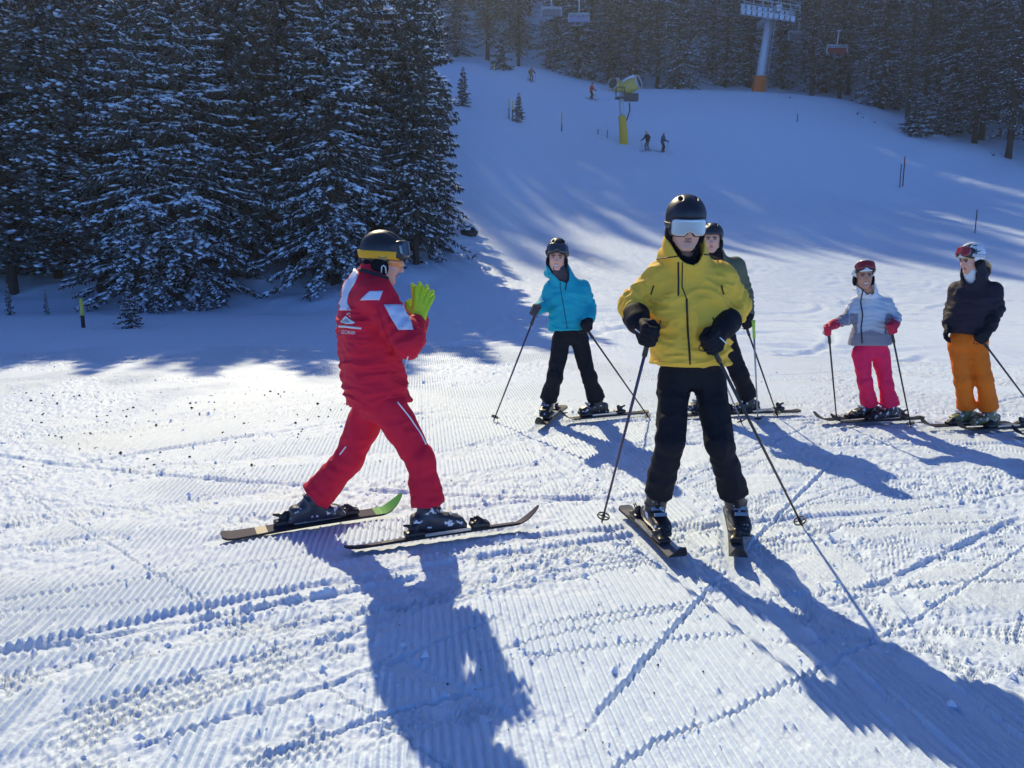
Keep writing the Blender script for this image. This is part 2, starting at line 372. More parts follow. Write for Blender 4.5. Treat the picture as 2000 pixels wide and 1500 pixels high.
def far_height(X, Y):
    h = ground(X, Y)
    for (c, w, dp) in SLOPE_ARCS:
        m = 5 * w; sel = (X > c[:, 0].min() - m) & (X < c[:, 0].max() + m) & (Y > c[:, 1].min() - m) & (Y < c[:, 1].max() + m)
        if not sel.any(): continue
        x, y = X[sel], Y[sel]; best = np.full(x.shape, 99.0); side = np.zeros(x.shape); par = np.zeros(x.shape)
        for k in range(len(c) - 1):
            a, b = c[k], c[k + 1]; d = b - a; t = np.clip(((x - a[0]) * d[0] + (y - a[1]) * d[1]) / (d @ d), 0, 1)
            ex, ey = x - a[0] - t * d[0], y - a[1] - t * d[1]; dd = np.sqrt(ex * ex + ey * ey)
            u = dd < best; best[u] = dd[u]; side[u] = np.sign(d[0] * ey - d[1] * ex)[u]; par[u] = (k + t)[u] / (len(c) - 1)
        f = sstep(0, .15, par) * sstep(0, .15, 1 - par); r = best * side
        h[sel] += dp * f * (-np.exp(-(r / w) ** 2) + .7 * np.exp(-((r - 1.8 * w) / w) ** 2))
    rough = sstep(14, 20, Y)
    h = h + rough * (.22 * (fbm(X * .11, Y * .11, 4, 5) - .5) + .05 * (fbm(X * .9, Y * .5, 3, 15) - .5))
    tx = X / Y
    forest = 1 - sstep(-.16, -.05, tx)
    h = h + forest * sstep(20, 23, Y) * .5 * (fbm(X * .6, Y * .6, 3, 25) - .45)
    return h - .10 * (1 - sstep(12.2, 13.4, Y))
X, Y, nc = polar(430, 390, 1.85, 11.5, 190, 280)
sheet('snow_slope', X, Y, far_height(X.ravel(), Y.ravel()).reshape(X.shape), nc, M_SNOWF)
# ------------------------------------------------------------------ snow-laden spruces
M_BARK = mat('spruce bark', (.055, .042, .035), .9, .1, (30, .8), .35, 14)
M_NEEDLE = mat('spruce needles', (.062, .068, .066), .75, .15, None, .5, 3)
M_NEEDLE2 = mat('stone pine needles', (.062, .072, .066), .75, .15, None, .5, 3)
M_CROWNSNOW = mat('snow on branches', (.80, .86, .95), .6, .2, (18, .5), .06, 5)
OCT = np.array([[1, 0, 0], [-1, 0, 0], [0, 1, 0], [0, -1, 0], [0, 0, 1], [0, 0, -.6]], float)
OCF = np.array([[0, 2, 4], [2, 1, 4], [1, 3, 4], [3, 0, 4], [2, 0, 5], [1, 2, 5], [3, 1, 5], [0, 3, 5]])
def spruce(seed, H, R, bare=.06, dens=1.0, snowy=.5, droop=.5, pine=False, gap=.32):
    """returns (trunk mesh, crown mesh, snow mesh) of one tree standing at the origin"""
    rg = np.random.default_rng(seed)
    tr = Geo(); zz = np.linspace(-.6, H * .98, 12); sw = np.cumsum(rg.normal(0, .012 * H / 12, (12, 2)), 0)
    tr.tube(np.column_stack([sw, zz]), np.interp(zz, [-.6, .3, H], [.010 * H + .05, .008 * H + .03, .012]), 9)
    nv = []; sv = []; stri = []
    z = bare * H; k = 0
    while z < H * .985:
        u = z / H
        Lm = R * (1 - u) ** .72 * (.62 + .38 * min(1, (u - bare) / .12 + .25))
        nb = int(round((6.5 if Lm > .5 else 5) + rg.integers(-1, 2)))
        for b in range(nb):
            a = rg.uniform(0, 2 * np.pi); L = Lm * rg.uniform(.62, 1.16)
            z0 = z + rg.uniform(-.5, .5) * gap; n = max(3, int(L / .16)); t = np.linspace(0, 1, n)
            up = (.35 - .75 * (1 - u)) if not pine else .25
            rad = L * t; dz = L * (up * t * .55 - droop * (.2 + .8 * (1 - u)) * t ** 1.6 * .75 + .18 * t ** 4)
            if pine: dz = L * (.10 * t + .22 * t ** 2 - .25 * (1 - u) * t)
            ca, sa = np.cos(a + .12 * np.sin(3 * t) * rg.normal()), np.sin(a)
            P = np.column_stack([np.cos(a) * rad, np.sin(a) * rad, z0 + dz])
            P[:, :2] += rg.normal(0, .02 * L, (n, 2)) * t[:, None]
            # boughs: hanging and sideways twigs
            m = int(max(5, L * 46 * dens)); tt = rg.random(m) ** .75; idx = tt * (n - 1); i0 = np.minimum(idx.astype(int), n - 2); fr = (idx - i0)[:, None]
            o = P[i0] * (1 - fr) + P[i0 + 1] * fr
            out = np.array([np.cos(a), np.sin(a), 0]); sd = np.array([-np.sin(a), np.cos(a), 0])
            s = rg.choice([-1, 1], m) * rg.uniform(.15, 1, m); hang = rg.uniform(.15, 1.0, m) * (0 if pine else 1) - (0.6 * rg.random(m) if pine else 0)
            dr = out * rg.uniform(.1, .9, (m, 1)) + sd * s[:, None] - np.array([0, 0, 1]) * hang[:, None] * 1.1
            dr /= np.linalg.norm(dr, axis=1)[:, None]
            ln = rg.uniform(.12, .42, m) * (.55 + .45 * min(1, L / 1.2)) * (1.15 - .5 * tt) * (.7 if pine else 1)
            wd = ln * rg.uniform(.13, .24, m) * (1.5 if pine else 1)
            cr = np.cross(dr, rg.normal(0, 1, (m, 3))); cr /= np.linalg.norm(cr, axis=1)[:, None]
            mid = o + dr * (ln * .45)[:, None]; tip = o + dr * ln[:, None] - np.array([0, 0, 1]) * (ln * .12)[:, None]
            nv.append(np.stack([o, mid + cr * wd[:, None], tip, mid - cr * wd[:, None]], 1).reshape(-1, 3))
            # snow lying along the bough
            c = max(1, int(L / .075)); keep = rg.random(c) < snowy * (.35 + .9 * vnoise(np.full(c, a * 2.0), np.full(c, z * .9), seed))
            ts = (np.arange(c) + rg.random(c)) / c
            for q in np.nonzero(keep)[0]:
                if ts[q] < .18 and L > .8: continue
                w_ = rg.choice([rg.uniform(.03, .075), rg.uniform(.05, .12)]) * (.6 + .4 * min(1, L)); l_ = w_ * rg.uniform(1.0, 2.2); h_ = w_ * rg.uniform(.35, .6)
                if pine: l_ = w_ = rg.uniform(.03, .085); h_ = w_ * .7
                ii = ts[q] * (n - 1); j = min(int(ii), n - 2); pp = P[j] * (1 - ii + j) + P[j + 1] * (ii - j); tg = unit(P[j + 1] - P[j])
                side = unit(np.cross(tg, [0, 0, 1])); nm = np.cross(side, tg)
                off = side * rg.normal(0, .06 + .13 * min(1, L * .5) * ts[q]) * (1 if L > .4 else .3)
                G = (OCT * rg.uniform(.75, 1.25, (6, 1))) * [l_, w_, h_]
                sv.append(pp + off + np.array([0, 0, h_ * .5 - .25 * abs(off).max()]) + G[:, :1] * tg + G[:, 1:2] * side + G[:, 2:] * nm)
            # flecks caught on the twigs
            fk = rg.random(m) < .34 * snowy * 2
            if fk.any():
                f = mid[fk]; w2 = (wd[fk] * rg.uniform(.5, 1.1, fk.sum()))[:, None]; d2 = dr[fk] * (ln[fk] * .34)[:, None]
                sd2 = np.cross(d2, [0, 0, 1.0]); sd2 /= np.linalg.norm(sd2, axis=1)[:, None] + 1e-9
                f = f + np.array([0, 0, .018])
                stri.append(np.stack([f - d2, f + sd2 * w2, f + d2, f - sd2 * w2], 1).reshape(-1, 3))
        z += gap * rg.uniform(.75, 1.25) * (1 - .45 * u); k += 1
    nv = np.concatenate(nv); qi = np.arange(len(nv)).reshape(-1, 4)
    crown = mesh_np('crown', nv, qi, [M_NEEDLE2 if pine else M_NEEDLE], False)
    S = np.concatenate(sv); F = (np.arange(len(sv))[:, None, None] * 6 + OCF).reshape(-1, 3)
    Q = np.concatenate(stri) if stri else np.zeros((0, 3)); snow = mesh_np('snow', np.concatenate([S, Q]), [F, np.arange(len(Q)).reshape(-1, 4) + len(S)], [M_CROWNSNOW], True)
    trunk = mesh_np('trunk', np.concatenate(tr.v), tr.fl(), [M_BARK], True)
    return trunk, crown, snow, H
PROTO = {
 'a': spruce(1, 12, 2.5, .05, 1.0, .88, .85),
 'b': spruce(2, 12, 2.1, .10, 1.0, .72, .72),
 'c': spruce(3, 12, 2.3, .13, .9, .38, .6),
 'p': spruce(4, 9, 1.9, .07, 1.1, .75, .4, True, .30),
 'f': spruce(5, 20, 2.9, .04, .65, .60, .62, False, .55),
 'g': spruce(6, 22, 2.6, .12, .65, .36, .55, False, .60),
 's': spruce(7, 3.2, .85, .03, 1.2, .8, .45, False, .2),
}
NTREE = [0]
def tree(kind, x, y, h, label, group=None, rz=None, wide=1.0, name='spruce_tree', z=None):
    tr, cr, sn, H = PROTO[kind]; s = h / H
    zz = gz(x, y) - .1 if z is None else z
    r = link(name, None, None, (x, y, zz), label, 'tree', group)
    r.scale = (s * wide, s * wide, s); r.rotation_euler = (0, 0, random.Random(NTREE[0]).uniform(0, 6.28) if rz is None else rz); NTREE[0] += 1
    r.empty_display_size = .3
    for n, me in (('trunk', tr), ('crown', cr), ('snow', sn)): link(n, me, r)
    return r
FTOP = lambda y: EYE + .3076 * y + 2.2
TOPLIM = lambda y: (y - 9.6) / math.cos(SUN_AZ) / math.cos(0) * math.tan(SUN_EL)      # a tree this tall just shades up to the middle of the piste
rf = random.Random(21)
# named front trees of the wood on the left
FRONT = [  # px, depth, kind, height factor, width, label
 (40, 22.6, 'p', 1.0, 1.2, 'bushy stone pine dotted with snow, beside the three stemmed saplings'),
 (130, 24.5, 'b', 1.02, 1.1, 'snow dusted spruce standing behind the yellow and black marker pole'),
 (215, 22.9, 'p', .98, 1.2, 'rounded pine speckled with snow clumps behind the bare dark trunk'),
 (300, 22.2, 'a', 1.0, 1.25, 'heavily snowed spruce with drooping boughs beside the bare dark trunk'),
 (395, 22.6, 'a', 1.0, 1.3, 'broad snow covered spruce whose lowest boughs touch the snow bank'),
 (500, 24.0, 'c', 1.02, 1.15, 'dark spruce with little snow between two white laden spruces'),
 (590, 24.6, 'c', 1.02, 1.2, 'dark brown spruce with dead twigs behind the red instructor'),
 (660, 23.6, 'a', 1.0, 1.2, 'snowy spruce directly behind the red instructor and his helmet'),
 (735, 26.2, 'a', 1.0, 1.15, 'snow laden spruce rising above the instructor helmet'),
 (810, 28.0, 'a', 1.0, 1.0, 'sun rimmed snowy spruce, second from the open slope'),
 (848, 30.5, 'b', 1.0, .82, 'sun rimmed snowy spruce at the very edge of the open slope'),
]
for px, yd, k, hf, wd, lab in FRONT:
    x = (px - 1000) / FPX * yd / .99; h = (min(TOPLIM(yd), FTOP(yd) if px > 700 else 99) - gz(x, yd)) * hf
    tree(k, x, yd, h, lab, wide=wd * 12 / h * .95 if k == 'p' else wd)
n = 0
NEARSEC = [(110, ' beyond the stone pine'), (260, ' behind the yellow and black pole'), (480, ' behind the drooping snowy pair'), (640, ' behind the dark brown spruce'), (790, ' behind the red instructor'), (9999, ' along the open slope')]
CRESTSEC = [(900, ' hidden behind the near wood'), (1010, ' beside the pale piste pole'), (1120, ' behind the hanging grey chairs'), (1180, ' behind the red jacket skier'), (1290, ' behind the snow gun'), (1440, ' between snow gun and pylon'), (1540, ' behind the lift pylon'), (1700, ' behind the red lift chair'), (1860, ' behind the bushy young spruce'), (9999, ' above the dry crest shrub')]
for row, (yd, step) in enumerate([(26.5, 95), (29.5, 105), (33.5, 105), (38, 100), (44, 95), (52, 92), (62, 85)]):
    px = -330 - 40 * (row % 2)
    lim = [845, 835, 838, 842, 846, 850, 855][row]
    while px < lim:
        p = px + rf.uniform(-28, 28); y = yd + rf.uniform(-1.2, 1.2)
        if p < lim:
            x = (p - 1000) / FPX * y / .99; h = (min(TOPLIM(y), FTOP(y) if p > 690 else 99, gz(x, y) + rf.uniform(15, 22)) - gz(x, y)) * rf.uniform(.88, 1.0)
            kd = rf.choice('abcbc') if y < 40 else rf.choice('fgbf'); sec = next(t for lim_, t in NEARSEC if p < lim_)
            tree(kd, x, y, h, ('dark sparsely snowed spruce' if kd in 'cg' else 'snow flecked spruce') + (', second row of the wood' if row < 2 else ', deep in the wood') + sec, 'spruces deep in the wood on the near side', wide=rf.uniform(.95, 1.25)); n += 1
        px += step
for px, yd, h in [(-80, 23.5, 9.0), (-210, 24, 9.3), (-330, 23, 9), (-470, 24, 9)]:
    x = (px - 1000) / FPX * yd; tree('b', x, yd, h, 'spruce at the far end of the wood beyond the stone pine', 'spruces at the end of the wood')
# the wood along the crest of the hill
for row, (dy, step) in enumerate([(3, 62), (8, 62), (14, 58), (23, 60), (33, 56), (45, 50), (58, 48)]):
    px = (870 if row < 2 else 820 if row == 2 else 640 if row < 5 else 560) + 12 * row  # deep rows and their unseen left ends are added to shade the slope
    while px < 2140:
        p = px + rf.uniform(-16, 16)
        cy = np.interp(p, [600, 930, 1060, 1200, 1500, 1620, 1720, 1830, 2000, 2500], [110, 110, 107, 98, 96, 93, 86, 76, 66, 59]) + dy + rf.uniform(-1.5, 1.5)
        x = (p - 1000) / FPX * cy / .985
        h = rf.uniform(18, 24)
        if not (row == 0 and (950 < p < 1110 or 1440 < p < 1530 or rf.random() < .25)):
            kd = rf.choice('fffgg' if p < 1500 else 'fgggg'); sec = next(t for lim_, t in CRESTSEC if p < lim_)
            tree(kd, x, cy, h, ('dark bare trunked spruce' if kd == 'g' else 'snow dusted spruce') + (', front row on the crest' if row == 0 else ', second row on the crest' if row == 1 else ', deep in the crest wood') + sec, 'spruces along the crest of the hill', wide=rf.uniform(1.1, 1.5))
        px += step
for x, y, h in [(-22.0, 159.0, 24), (-9.5, 170.0, 24), (-38.7, 168.2, 24), (-13.4, 156.8, 24), (-13.6, 170.8, 24), (-23.8, 142.1, 24), (-0.8, 169.0, 24), (-15.3, 153.6, 24), (-4.9, 161.5, 24), (-18.2, 152.9, 24)]:  # filler trees out of view, placed to close sunlit gaps on the slope
    tree('f', x, y, h, 'tall unseen spruce added above the crest to shade the slope', 'unseen spruces added to shade the slope', wide=1.4)
# ------------------------------------------------------------------ implicit surfaces for bodies and clothing
def surf(f, lo, hi, h):
    """mesh the zero level of f between lo and hi with cells of size h (surface nets)"""
    lo = np.asarray(lo, float); n = (np.ceil((np.asarray(hi) - lo) / (4 * h)).astype(int) + 1) * 4
    ax = [lo[i] + np.arange(n[i] + 1) * h for i in range(3)]
    cx = [a[::4] for a in ax]; G = np.stack(np.meshgrid(*cx, indexing='ij'), -1); fc = f(G.reshape(-1, 3)).reshape(G.shape[:3])
    nb = np.array(fc.shape) - 1
    cor = np.stack([fc[i:nb[0] + i, j:nb[1] + j, k:nb[2] + k] for i in (0, 1) for j in (0, 1) for k in (0, 1)])
    act = (np.abs(cor).min(0) < 4.6 * h) | ((cor < 0).any(0) & (cor > 0).any(0))
    F = np.repeat(np.repeat(np.repeat(np.where(fc < 0, -1., 1.), 4, 0), 4, 1), 4, 2)[:n[0] + 1, :n[1] + 1, :n[2] + 1].astype(np.float32)
    M = np.zeros(F.shape, bool); am = np.repeat(np.repeat(np.repeat(act, 4, 0), 4, 1), 4, 2)
    a0, a1, a2 = am.shape
    for i in (0, 1):
        for j in (0, 1):
            for k in (0, 1): M[i:a0 + i, j:a1 + j, k:a2 + k] |= am
    I = np.nonzero(M); P = np.stack([ax[0][I[0]], ax[1][I[1]], ax[2][I[2]]], 1)
    out_ = np.empty(len(P), np.float32)
    for s in range(0, len(P), 400000): out_[s:s + 400000] = f(P[s:s + 400000])
    F[I] = out_
    S = F < 0
    C = np.stack([S[i:F.shape[0] - 1 + i, j:F.shape[1] - 1 + j, k:F.shape[2] - 1 + k] for i in (0, 1) for j in (0, 1) for k in (0, 1)])
    mixed = C.any(0) & ~C.all(0); idx = np.full(mixed.shape, -1, np.int64); ci = np.nonzero(mixed); idx[ci] = np.arange(len(ci[0]))
    base = np.stack(ci, 1); acc = np.zeros((len(base), 3)); cnt = np.zeros(len(base))
    offs = [np.array([i, j, k]) for i in (0, 1) for j in (0, 1) for k in (0, 1)]
    val = [F[base[:, 0] + o[0], base[:, 1] + o[1], base[:, 2] + o[2]] for o in offs]
    for a in range(8):
        for b in range(a + 1, 8):
            if np.abs(offs[a] - offs[b]).sum() != 1: continue
            va, vb = val[a], val[b]; m = (va < 0) != (vb < 0); t = np.where(m, va / np.where(m, va - vb, 1), 0)
            acc += np.where(m[:, None], offs[a] + t[:, None] * (offs[b] - offs[a]), 0); cnt += m
    V = lo + (base + acc / cnt[:, None]) * h
    Q = []
    for d in range(3):
        e1, e2 = (d + 1) % 3, (d + 2) % 3
        sl0 = [slice(None)] * 3; sl1 = [slice(None)] * 3; sl0[d] = slice(0, -1); sl1[d] = slice(1, None)
        A, B = S[tuple(sl0)], S[tuple(sl1)]; ch = np.stack(np.nonzero(A != B), 1)
        ok = (ch[:, e1] > 0) & (ch[:, e2] > 0) & (ch[:, e1] < mixed.shape[e1]) & (ch[:, e2] < mixed.shape[e2]); ch = ch[ok]
        if not len(ch): continue
        def cell(o1, o2):
            c = ch.copy(); c[:, e1] -= o1; c[:, e2] -= o2; return idx[c[:, 0], c[:, 1], c[:, 2]]
        q = np.stack([cell(1, 1), cell(0, 1), cell(0, 0), cell(1, 0)], 1)
        flip = ~A[ch[:, 0], ch[:, 1], ch[:, 2]]; q[flip] = q[flip][:, ::-1]; Q.append(q)
    Q = np.concatenate(Q); Q = Q[(Q >= 0).all(1)]
    return V, Q
def smin(a, b, k):
    h = np.clip(.5 + .5 * (b - a) / k, 0, 1); return b * (1 - h) + a * h - k * h * (1 - h)
def smax(a, b, k): return -smin(-a, -b, k)
def cone(P, a, b, ra, rb, folds=None):
    a, b = np.asarray(a, float), np.asarray(b, float); d = b - a; L = np.linalg.norm(d) + 1e-9; w = d / L
    q = P - a; t = np.clip(q @ w / L, 0, 1); e = q - (t * L)[:, None] * w; r = np.sqrt((e * e).sum(1))
    R = ra + (rb - ra) * t
    if folds:                                     # (amplitude, spacing, where along the limb, spread, phase)
        A, sp, t0, sg, ph = folds
        u = np.cross(w, [.31, .52, .79]); u /= np.linalg.norm(u); v = np.cross(w, u); th = np.arctan2(e @ v, e @ u)
        R = R + A * np.exp(-((t - t0) / sg) ** 2) * np.sin(2 * np.pi * t * L / sp + 1.5 * np.sin(th * 2 + ph) + .8 * np.sin(3 * th + 2 * ph) + ph)
    return r - R
def ell(P, c, r, R=None):
    q = P - np.asarray(c, float)
    if R is not None: q = q @ np.asarray(R).T
    r = np.asarray(r, float); k0 = np.sqrt(((q / r) ** 2).sum(1)) + 1e-9; k1 = np.sqrt(((q / r ** 2) ** 2).sum(1)) + 1e-9
    return k0 * (k0 - 1) / k1
def rbox(P, c, h, r, R=None):
    q = P - np.asarray(c, float)
    if R is not None: q = q @ np.asarray(R).T
    q = np.abs(q) - np.asarray(h) + r; return np.sqrt((np.maximum(q, 0) ** 2).sum(1)) + np.minimum(q.max(1), 0) - r
def trunk_sdf(P, st, R, F, p=2.4):
    """st: stations (centre, half width, half depth) from hem to neck; flat cut at both ends"""
    c = np.array([s[0] for s in st], float); a = [s[1] for s in st]; b = [s[2] for s in st]
    axv = c[-1] - c[0]; L = np.linalg.norm(axv); w = axv / L; ts = (c - c[0]) @ w / L
    t = (P - c[0]) @ w / L; tc = np.clip(t, 0, 1)
    ct = np.stack([np.interp(tc, ts, c[:, i]) for i in range(3)], 1); A = np.interp(tc, ts, a); B = np.interp(tc, ts, b)
    q = P - ct; u = np.abs(q @ R) / A; v = np.abs(q @ F) / B
    d = ((u ** p + v ** p) ** (1 / p) - 1) * np.minimum(A, B) * .9
    cap = np.maximum(-t, t - 1) * L
    return np.where(cap > 0, np.sqrt(np.maximum(d, 0) ** 2 + cap ** 2), np.maximum(d, cap))
_T3 = np.random.default_rng(8).random(4096)
def vnoise3(P, f):
    q = P * f + 71.3; i = np.floor(q).astype(np.int64); u = q - i; u = u * u * (3 - 2 * u); s = 0
    for a in (0, 1):
        for b in (0, 1):
            for c in (0, 1):
                hsh = ((i[:, 0] + a) * 73856093 ^ (i[:, 1] + b) * 19349663 ^ (i[:, 2] + c) * 83492791) & 4095
                s = s + _T3[hsh] * (u[:, 0] if a else 1 - u[:, 0]) * (u[:, 1] if b else 1 - u[:, 1]) * (u[:, 2] if c else 1 - u[:, 2])
    return s
def creases(P, amp, f=(7, 7, 16), seed=0.0):
    """soft drape of cloth: ridged noise, stretched so the folds run across the body"""
    q = P + seed; w = vnoise3(q, 6)[:, None] * .09
    n = 1 - np.abs(vnoise3(q + w, np.array(f, float)) * 2 - 1); m = 1 - np.abs(vnoise3(q * 1.9 + 3 + w, np.array(f, float)) * 2 - 1)
    return -amp * (n ** 2 * 1.0 + .5 * m ** 2 - .6)
CAM = arr(0, 0, EYE)
def hit(f, px, py, y0, y1, n=240):
    """points of surface f seen along the given photo directions"""
    px, py = np.atleast_1d(px).astype(float), np.atleast_1d(py).astype(float)
    A = np.array([at(a, b, y0) for a, b in zip(px, py)]); B = np.array([at(a, b, y1) for a, b in zip(px, py)])
    best = np.full(len(px), np.nan); ts = np.linspace(0, 1, n)
    PP = A[:, None, :] + (B - A)[:, None, :] * ts[None, :, None]; v = f(PP.reshape(-1, 3)).reshape(len(px), n)
    k = np.argmax(v < 0, 1); ok = (v < 0).any(1); kk = np.where(ok, k, np.argmin(v, 1)); km = np.maximum(kk - 1, 0); i = np.arange(len(px))
    va, vb = v[i, km], v[i, kk]; fr = np.where((va > 0) & (vb < 0), va / np.where(va - vb == 0, 1, va - vb), 1.0)
    t = ts[km] + (ts[kk] - ts[km]) * fr
    H = A + (B - A) * t[:, None]
    e = .004; g = np.stack([f(H + e * np.eye(3)[j]) - f(H - e * np.eye(3)[j]) for j in range(3)], 1); g /= np.linalg.norm(g, axis=1)[:, None] + 1e-9
    return H, g
def hit_ok(f, px, py, y0, y1, n=160):
    A = np.array([at(a, b, y0) for a, b in zip(px, py)]); B = np.array([at(a, b, y1) for a, b in zip(px, py)]); ts = np.linspace(0, 1, n)
    return (f((A[:, None, :] + (B - A)[:, None, :] * ts[None, :, None]).reshape(-1, 3)).reshape(len(px), n) < -.006).any(1)
def dens(pts, n):
    pts = np.asarray(pts, float); d = np.concatenate([[0], np.cumsum(np.linalg.norm(np.diff(pts, axis=0), axis=1))]); s = np.linspace(0, d[-1], n)
    return np.stack([np.interp(s, d, pts[:, i]) for i in range(pts.shape[1])], 1)
def seam(name, f, pts, yr, r, m, parent, n=16, lift=.3):
    """a zip or seam laid onto cloth f along photo directions"""
    q = dens(pts, n); H, N = hit(f, q[:, 0], q[:, 1], *yr)
    return Geo().tube(H + N * r * lift, r, 6).put(name, m, parent, True)
def patch(name, f, rows, yr, m, parent, nu=10, nv=14, off=.004):
    """a sewn-on panel: rows of (x left, x right, y) photo directions, laid onto cloth f"""
    rows = dens(rows, nv); u = np.linspace(0, 1, nu)
    px = (rows[:, :1] + (rows[:, 1:2] - rows[:, :1]) * u).ravel(); py = np.repeat(rows[:, 2], nu) if rows.shape[1] == 3 else (rows[:, 2:3] + (rows[:, 3:4] - rows[:, 2:3]) * u).ravel()
    cxp = np.repeat(rows[:, :2].mean(1), nu)
    for _ in range(6):
        ok = hit_ok(f, px, py, *yr); px = np.where(ok, px, px + .22 * (cxp - px) + 1.0)
    H, N = hit(f, px, py, *yr); a = (np.arange(nv - 1)[:, None] * nu + np.arange(nu - 1)).ravel()
    top = H + N * off; n0 = len(top); q = np.stack([a, a + nu, a + nu + 1, a + 1], 1)
    rim = np.concatenate([np.arange(nu), nu * np.arange(2, nv + 1) - 1, nu * nv - 2 - np.arange(nu - 1), nu * np.arange(nv - 2, 0, -1)]); rj = np.roll(rim, -1)
    V = np.concatenate([top, H - N * .004]); Q = np.concatenate([q, np.stack([rim, rj, rj + n0, rim + n0], 1)])
    return wpart(name, V, Q, m, parent, True)
def lettering(name, txt, f, px0, py0, wpx, hpx, slope, yr, m, parent):
    cu = bpy.data.curves.new('t', 'FONT'); cu.body = txt; cu.resolution_u = 2; to = bpy.data.objects.new('t', cu); COL.objects.link(to)
    bpy.context.view_layer.update(); me = to.evaluated_get(bpy.context.evaluated_depsgraph_get()).to_mesh()
    v = np.array([q.co[:] for q in me.vertices]); fs = [list(p.vertices) for p in me.polygons]; to.to_mesh_clear()
    bpy.data.objects.remove(to); bpy.data.curves.remove(cu)
    tri = np.array([[p[0], p[i], p[i + 1]] for p in fs for i in range(1, len(p) - 1)])
    v[:, 0] -= v[:, 0].min(); v[:, 1] -= v[:, 1].min(); w, h = v[:, 0].max(), v[:, 1].max()
    X = px0 + v[:, 0] / w * wpx; Yp = py0 + hpx - v[:, 1] / h * hpx + slope * v[:, 0] / w * wpx
    H, N = hit(f, X, Yp, *yr)
    return wpart(name, H + N * .005, tri, m, parent, False)
# ------------------------------------------------------------------ people
def cloth(name, col, rough=.75, b=.35, sc=60, sheen=0): return mat(name, col, rough, .25, (sc, b), .10, 9, sheen, dist=.004)
M_SKIN = mat('skin', (.76, .40, .28), .5, .35, (120, .15), .10, 14, dist=.002); M_SKIN2 = mat('tanned skin', (.60, .29, .18), .5, .35, (120, .15), .12, 14, dist=.002)
M_LIP = mat('lips', (.48, .20, .17), .4, .4); M_TEETH = mat('teeth', (.8, .78, .72), .3, .4); M_BROW = mat('eyebrow hair', (.10, .06, .04), .8, .1)
M_EYE = mat('eye white', (.7, .68, .66), .2, .5); M_IRIS = mat('iris', (.03, .03, .035), .2, .5)
M_BLACKCLOTH = cloth('black trousers', (.008, .008, .013)); M_BLACK = mat('black plastic', (.014, .014, .017), .38, .5, (40, .1))
M_MATTBLACK = mat('matt black shell', (.020, .019, .026), .42, .5, (90, .06)); M_LINER = mat('black fleece', (.012, .012, .015), .95, .1, (150, .6), dist=.003)
M_STEEL = mat('brushed steel', (.45, .46, .48), .35, .5, (60, .1), metal=.9); M_WHITE = mat('white print', (.80, .80, .82), .6, .3)
def boot_mat(name, col):
    m = mat(name, col, .4, .5, (30, .15)); t = m.node_tree; b = t.nodes['Principled BSDF']
    tc = t.nodes.new('ShaderNodeTexCoord'); n = t.nodes.new('ShaderNodeTexNoise'); n.inputs['Scale'].default_value = 26; n.inputs['Detail'].default_value = 6
    r = t.nodes.new('ShaderNodeValToRGB'); r.color_ramp.elements[0].position = .60; r.color_ramp.elements[1].position = .64
    r.color_ramp.elements[0].color = (*col, 1); r.color_ramp.elements[1].color = (.72, .76, .82, 1)     # patches of snow stuck to the shell
    t.links.new(tc.outputs['Object'], n.inputs['Vector']); t.links.new(n.outputs[0], r.inputs[0]); t.links.new(r.outputs[0], b.inputs['Base Color']); return m
M_BOOT = boot_mat('black boot shell', (.018, .018, .022)); M_BOOTG = boot_mat('olive boot shell', (.13, .15, .07)); M_BOOTN = boot_mat('navy boot shell', (.03, .035, .05))
M_SILVERLENS = mat('mirror lens', (.66, .65, .64), .30, .8, metal=.55); M_REDLENS = mat('red lens', (.30, .015, .02), .12, .8, coat=.5); M_DARKLENS = mat('smoked lens', (.03, .03, .04), .1, .8, coat=.5)
M_ORANGELENS = mat('orange lens', (.85, .28, .08), .15, .6, coat=.4)

class Head:
    def __init__(s, c, F, up=(0, 0, 1), size=.95):
        s.c = np.asarray(c, float); s.F = unit(F); s.R = unit(np.cross(s.F, up)); s.U = np.cross(s.R, s.F); s.s = size
    def loc(s, P): q = P - s.c; return np.stack([q @ s.R, q @ s.F, q @ s.U], 1) / s.s
    def world(s, V): V = np.asarray(V) * s.s; return s.c + V[:, :1] * s.R + V[:, 1:2] * s.F + V[:, 2:] * s.U
def head_sdf(q, fem=0):
    x = np.abs(q[:, 0]); m = np.column_stack([x, q[:, 1], q[:, 2]])
    d = ell(m, (0, -.012, .045), (.076, .096, .088))
    d = smin(d, ell(m, (0, .026, -.022), (.070 - .004 * fem, .068, .084)), .03)
    d = smin(d, cone(m, (.054, .0, -.055), (.019, .060, -.100), .018, .021), .03)
    d = smin(d, ell(m, (0, .068, -.104), (.022, .018, .016)), .02)
    d = smin(d, cone(m, (0, .084, .022), (.040, .070, .020), .012, .010), .02)          # brow
    d = smin(d, ell(m, (.037, .062, -.026), (.024, .022, .022)), .02)                    # cheek
    d = smax(d, -ell(m, (.031, .100, .002), (.018, .018, .012)), .012)                   # eye socket
    d = smin(d, ell(m, (.031, .075, .001), (.014, .013, .011)), .006)                    # lid
    d = smin(d, cone(m, (0, .088, .012), (0, .111, -.032), .008, .0125), .010)           # nose
    d = smin(d, ell(m, (.012, .096, -.036), (.009, .011, .008)), .008)
    d = smax(d, -ell(m, (.0, .106, -.066), (.027, .016, .0025)), .006)                   # mouth line
    d = smin(d, cone(m, (.074, -.012, .012), (.070, -.008, -.030), .012, .008), .012)    # ear
    return d
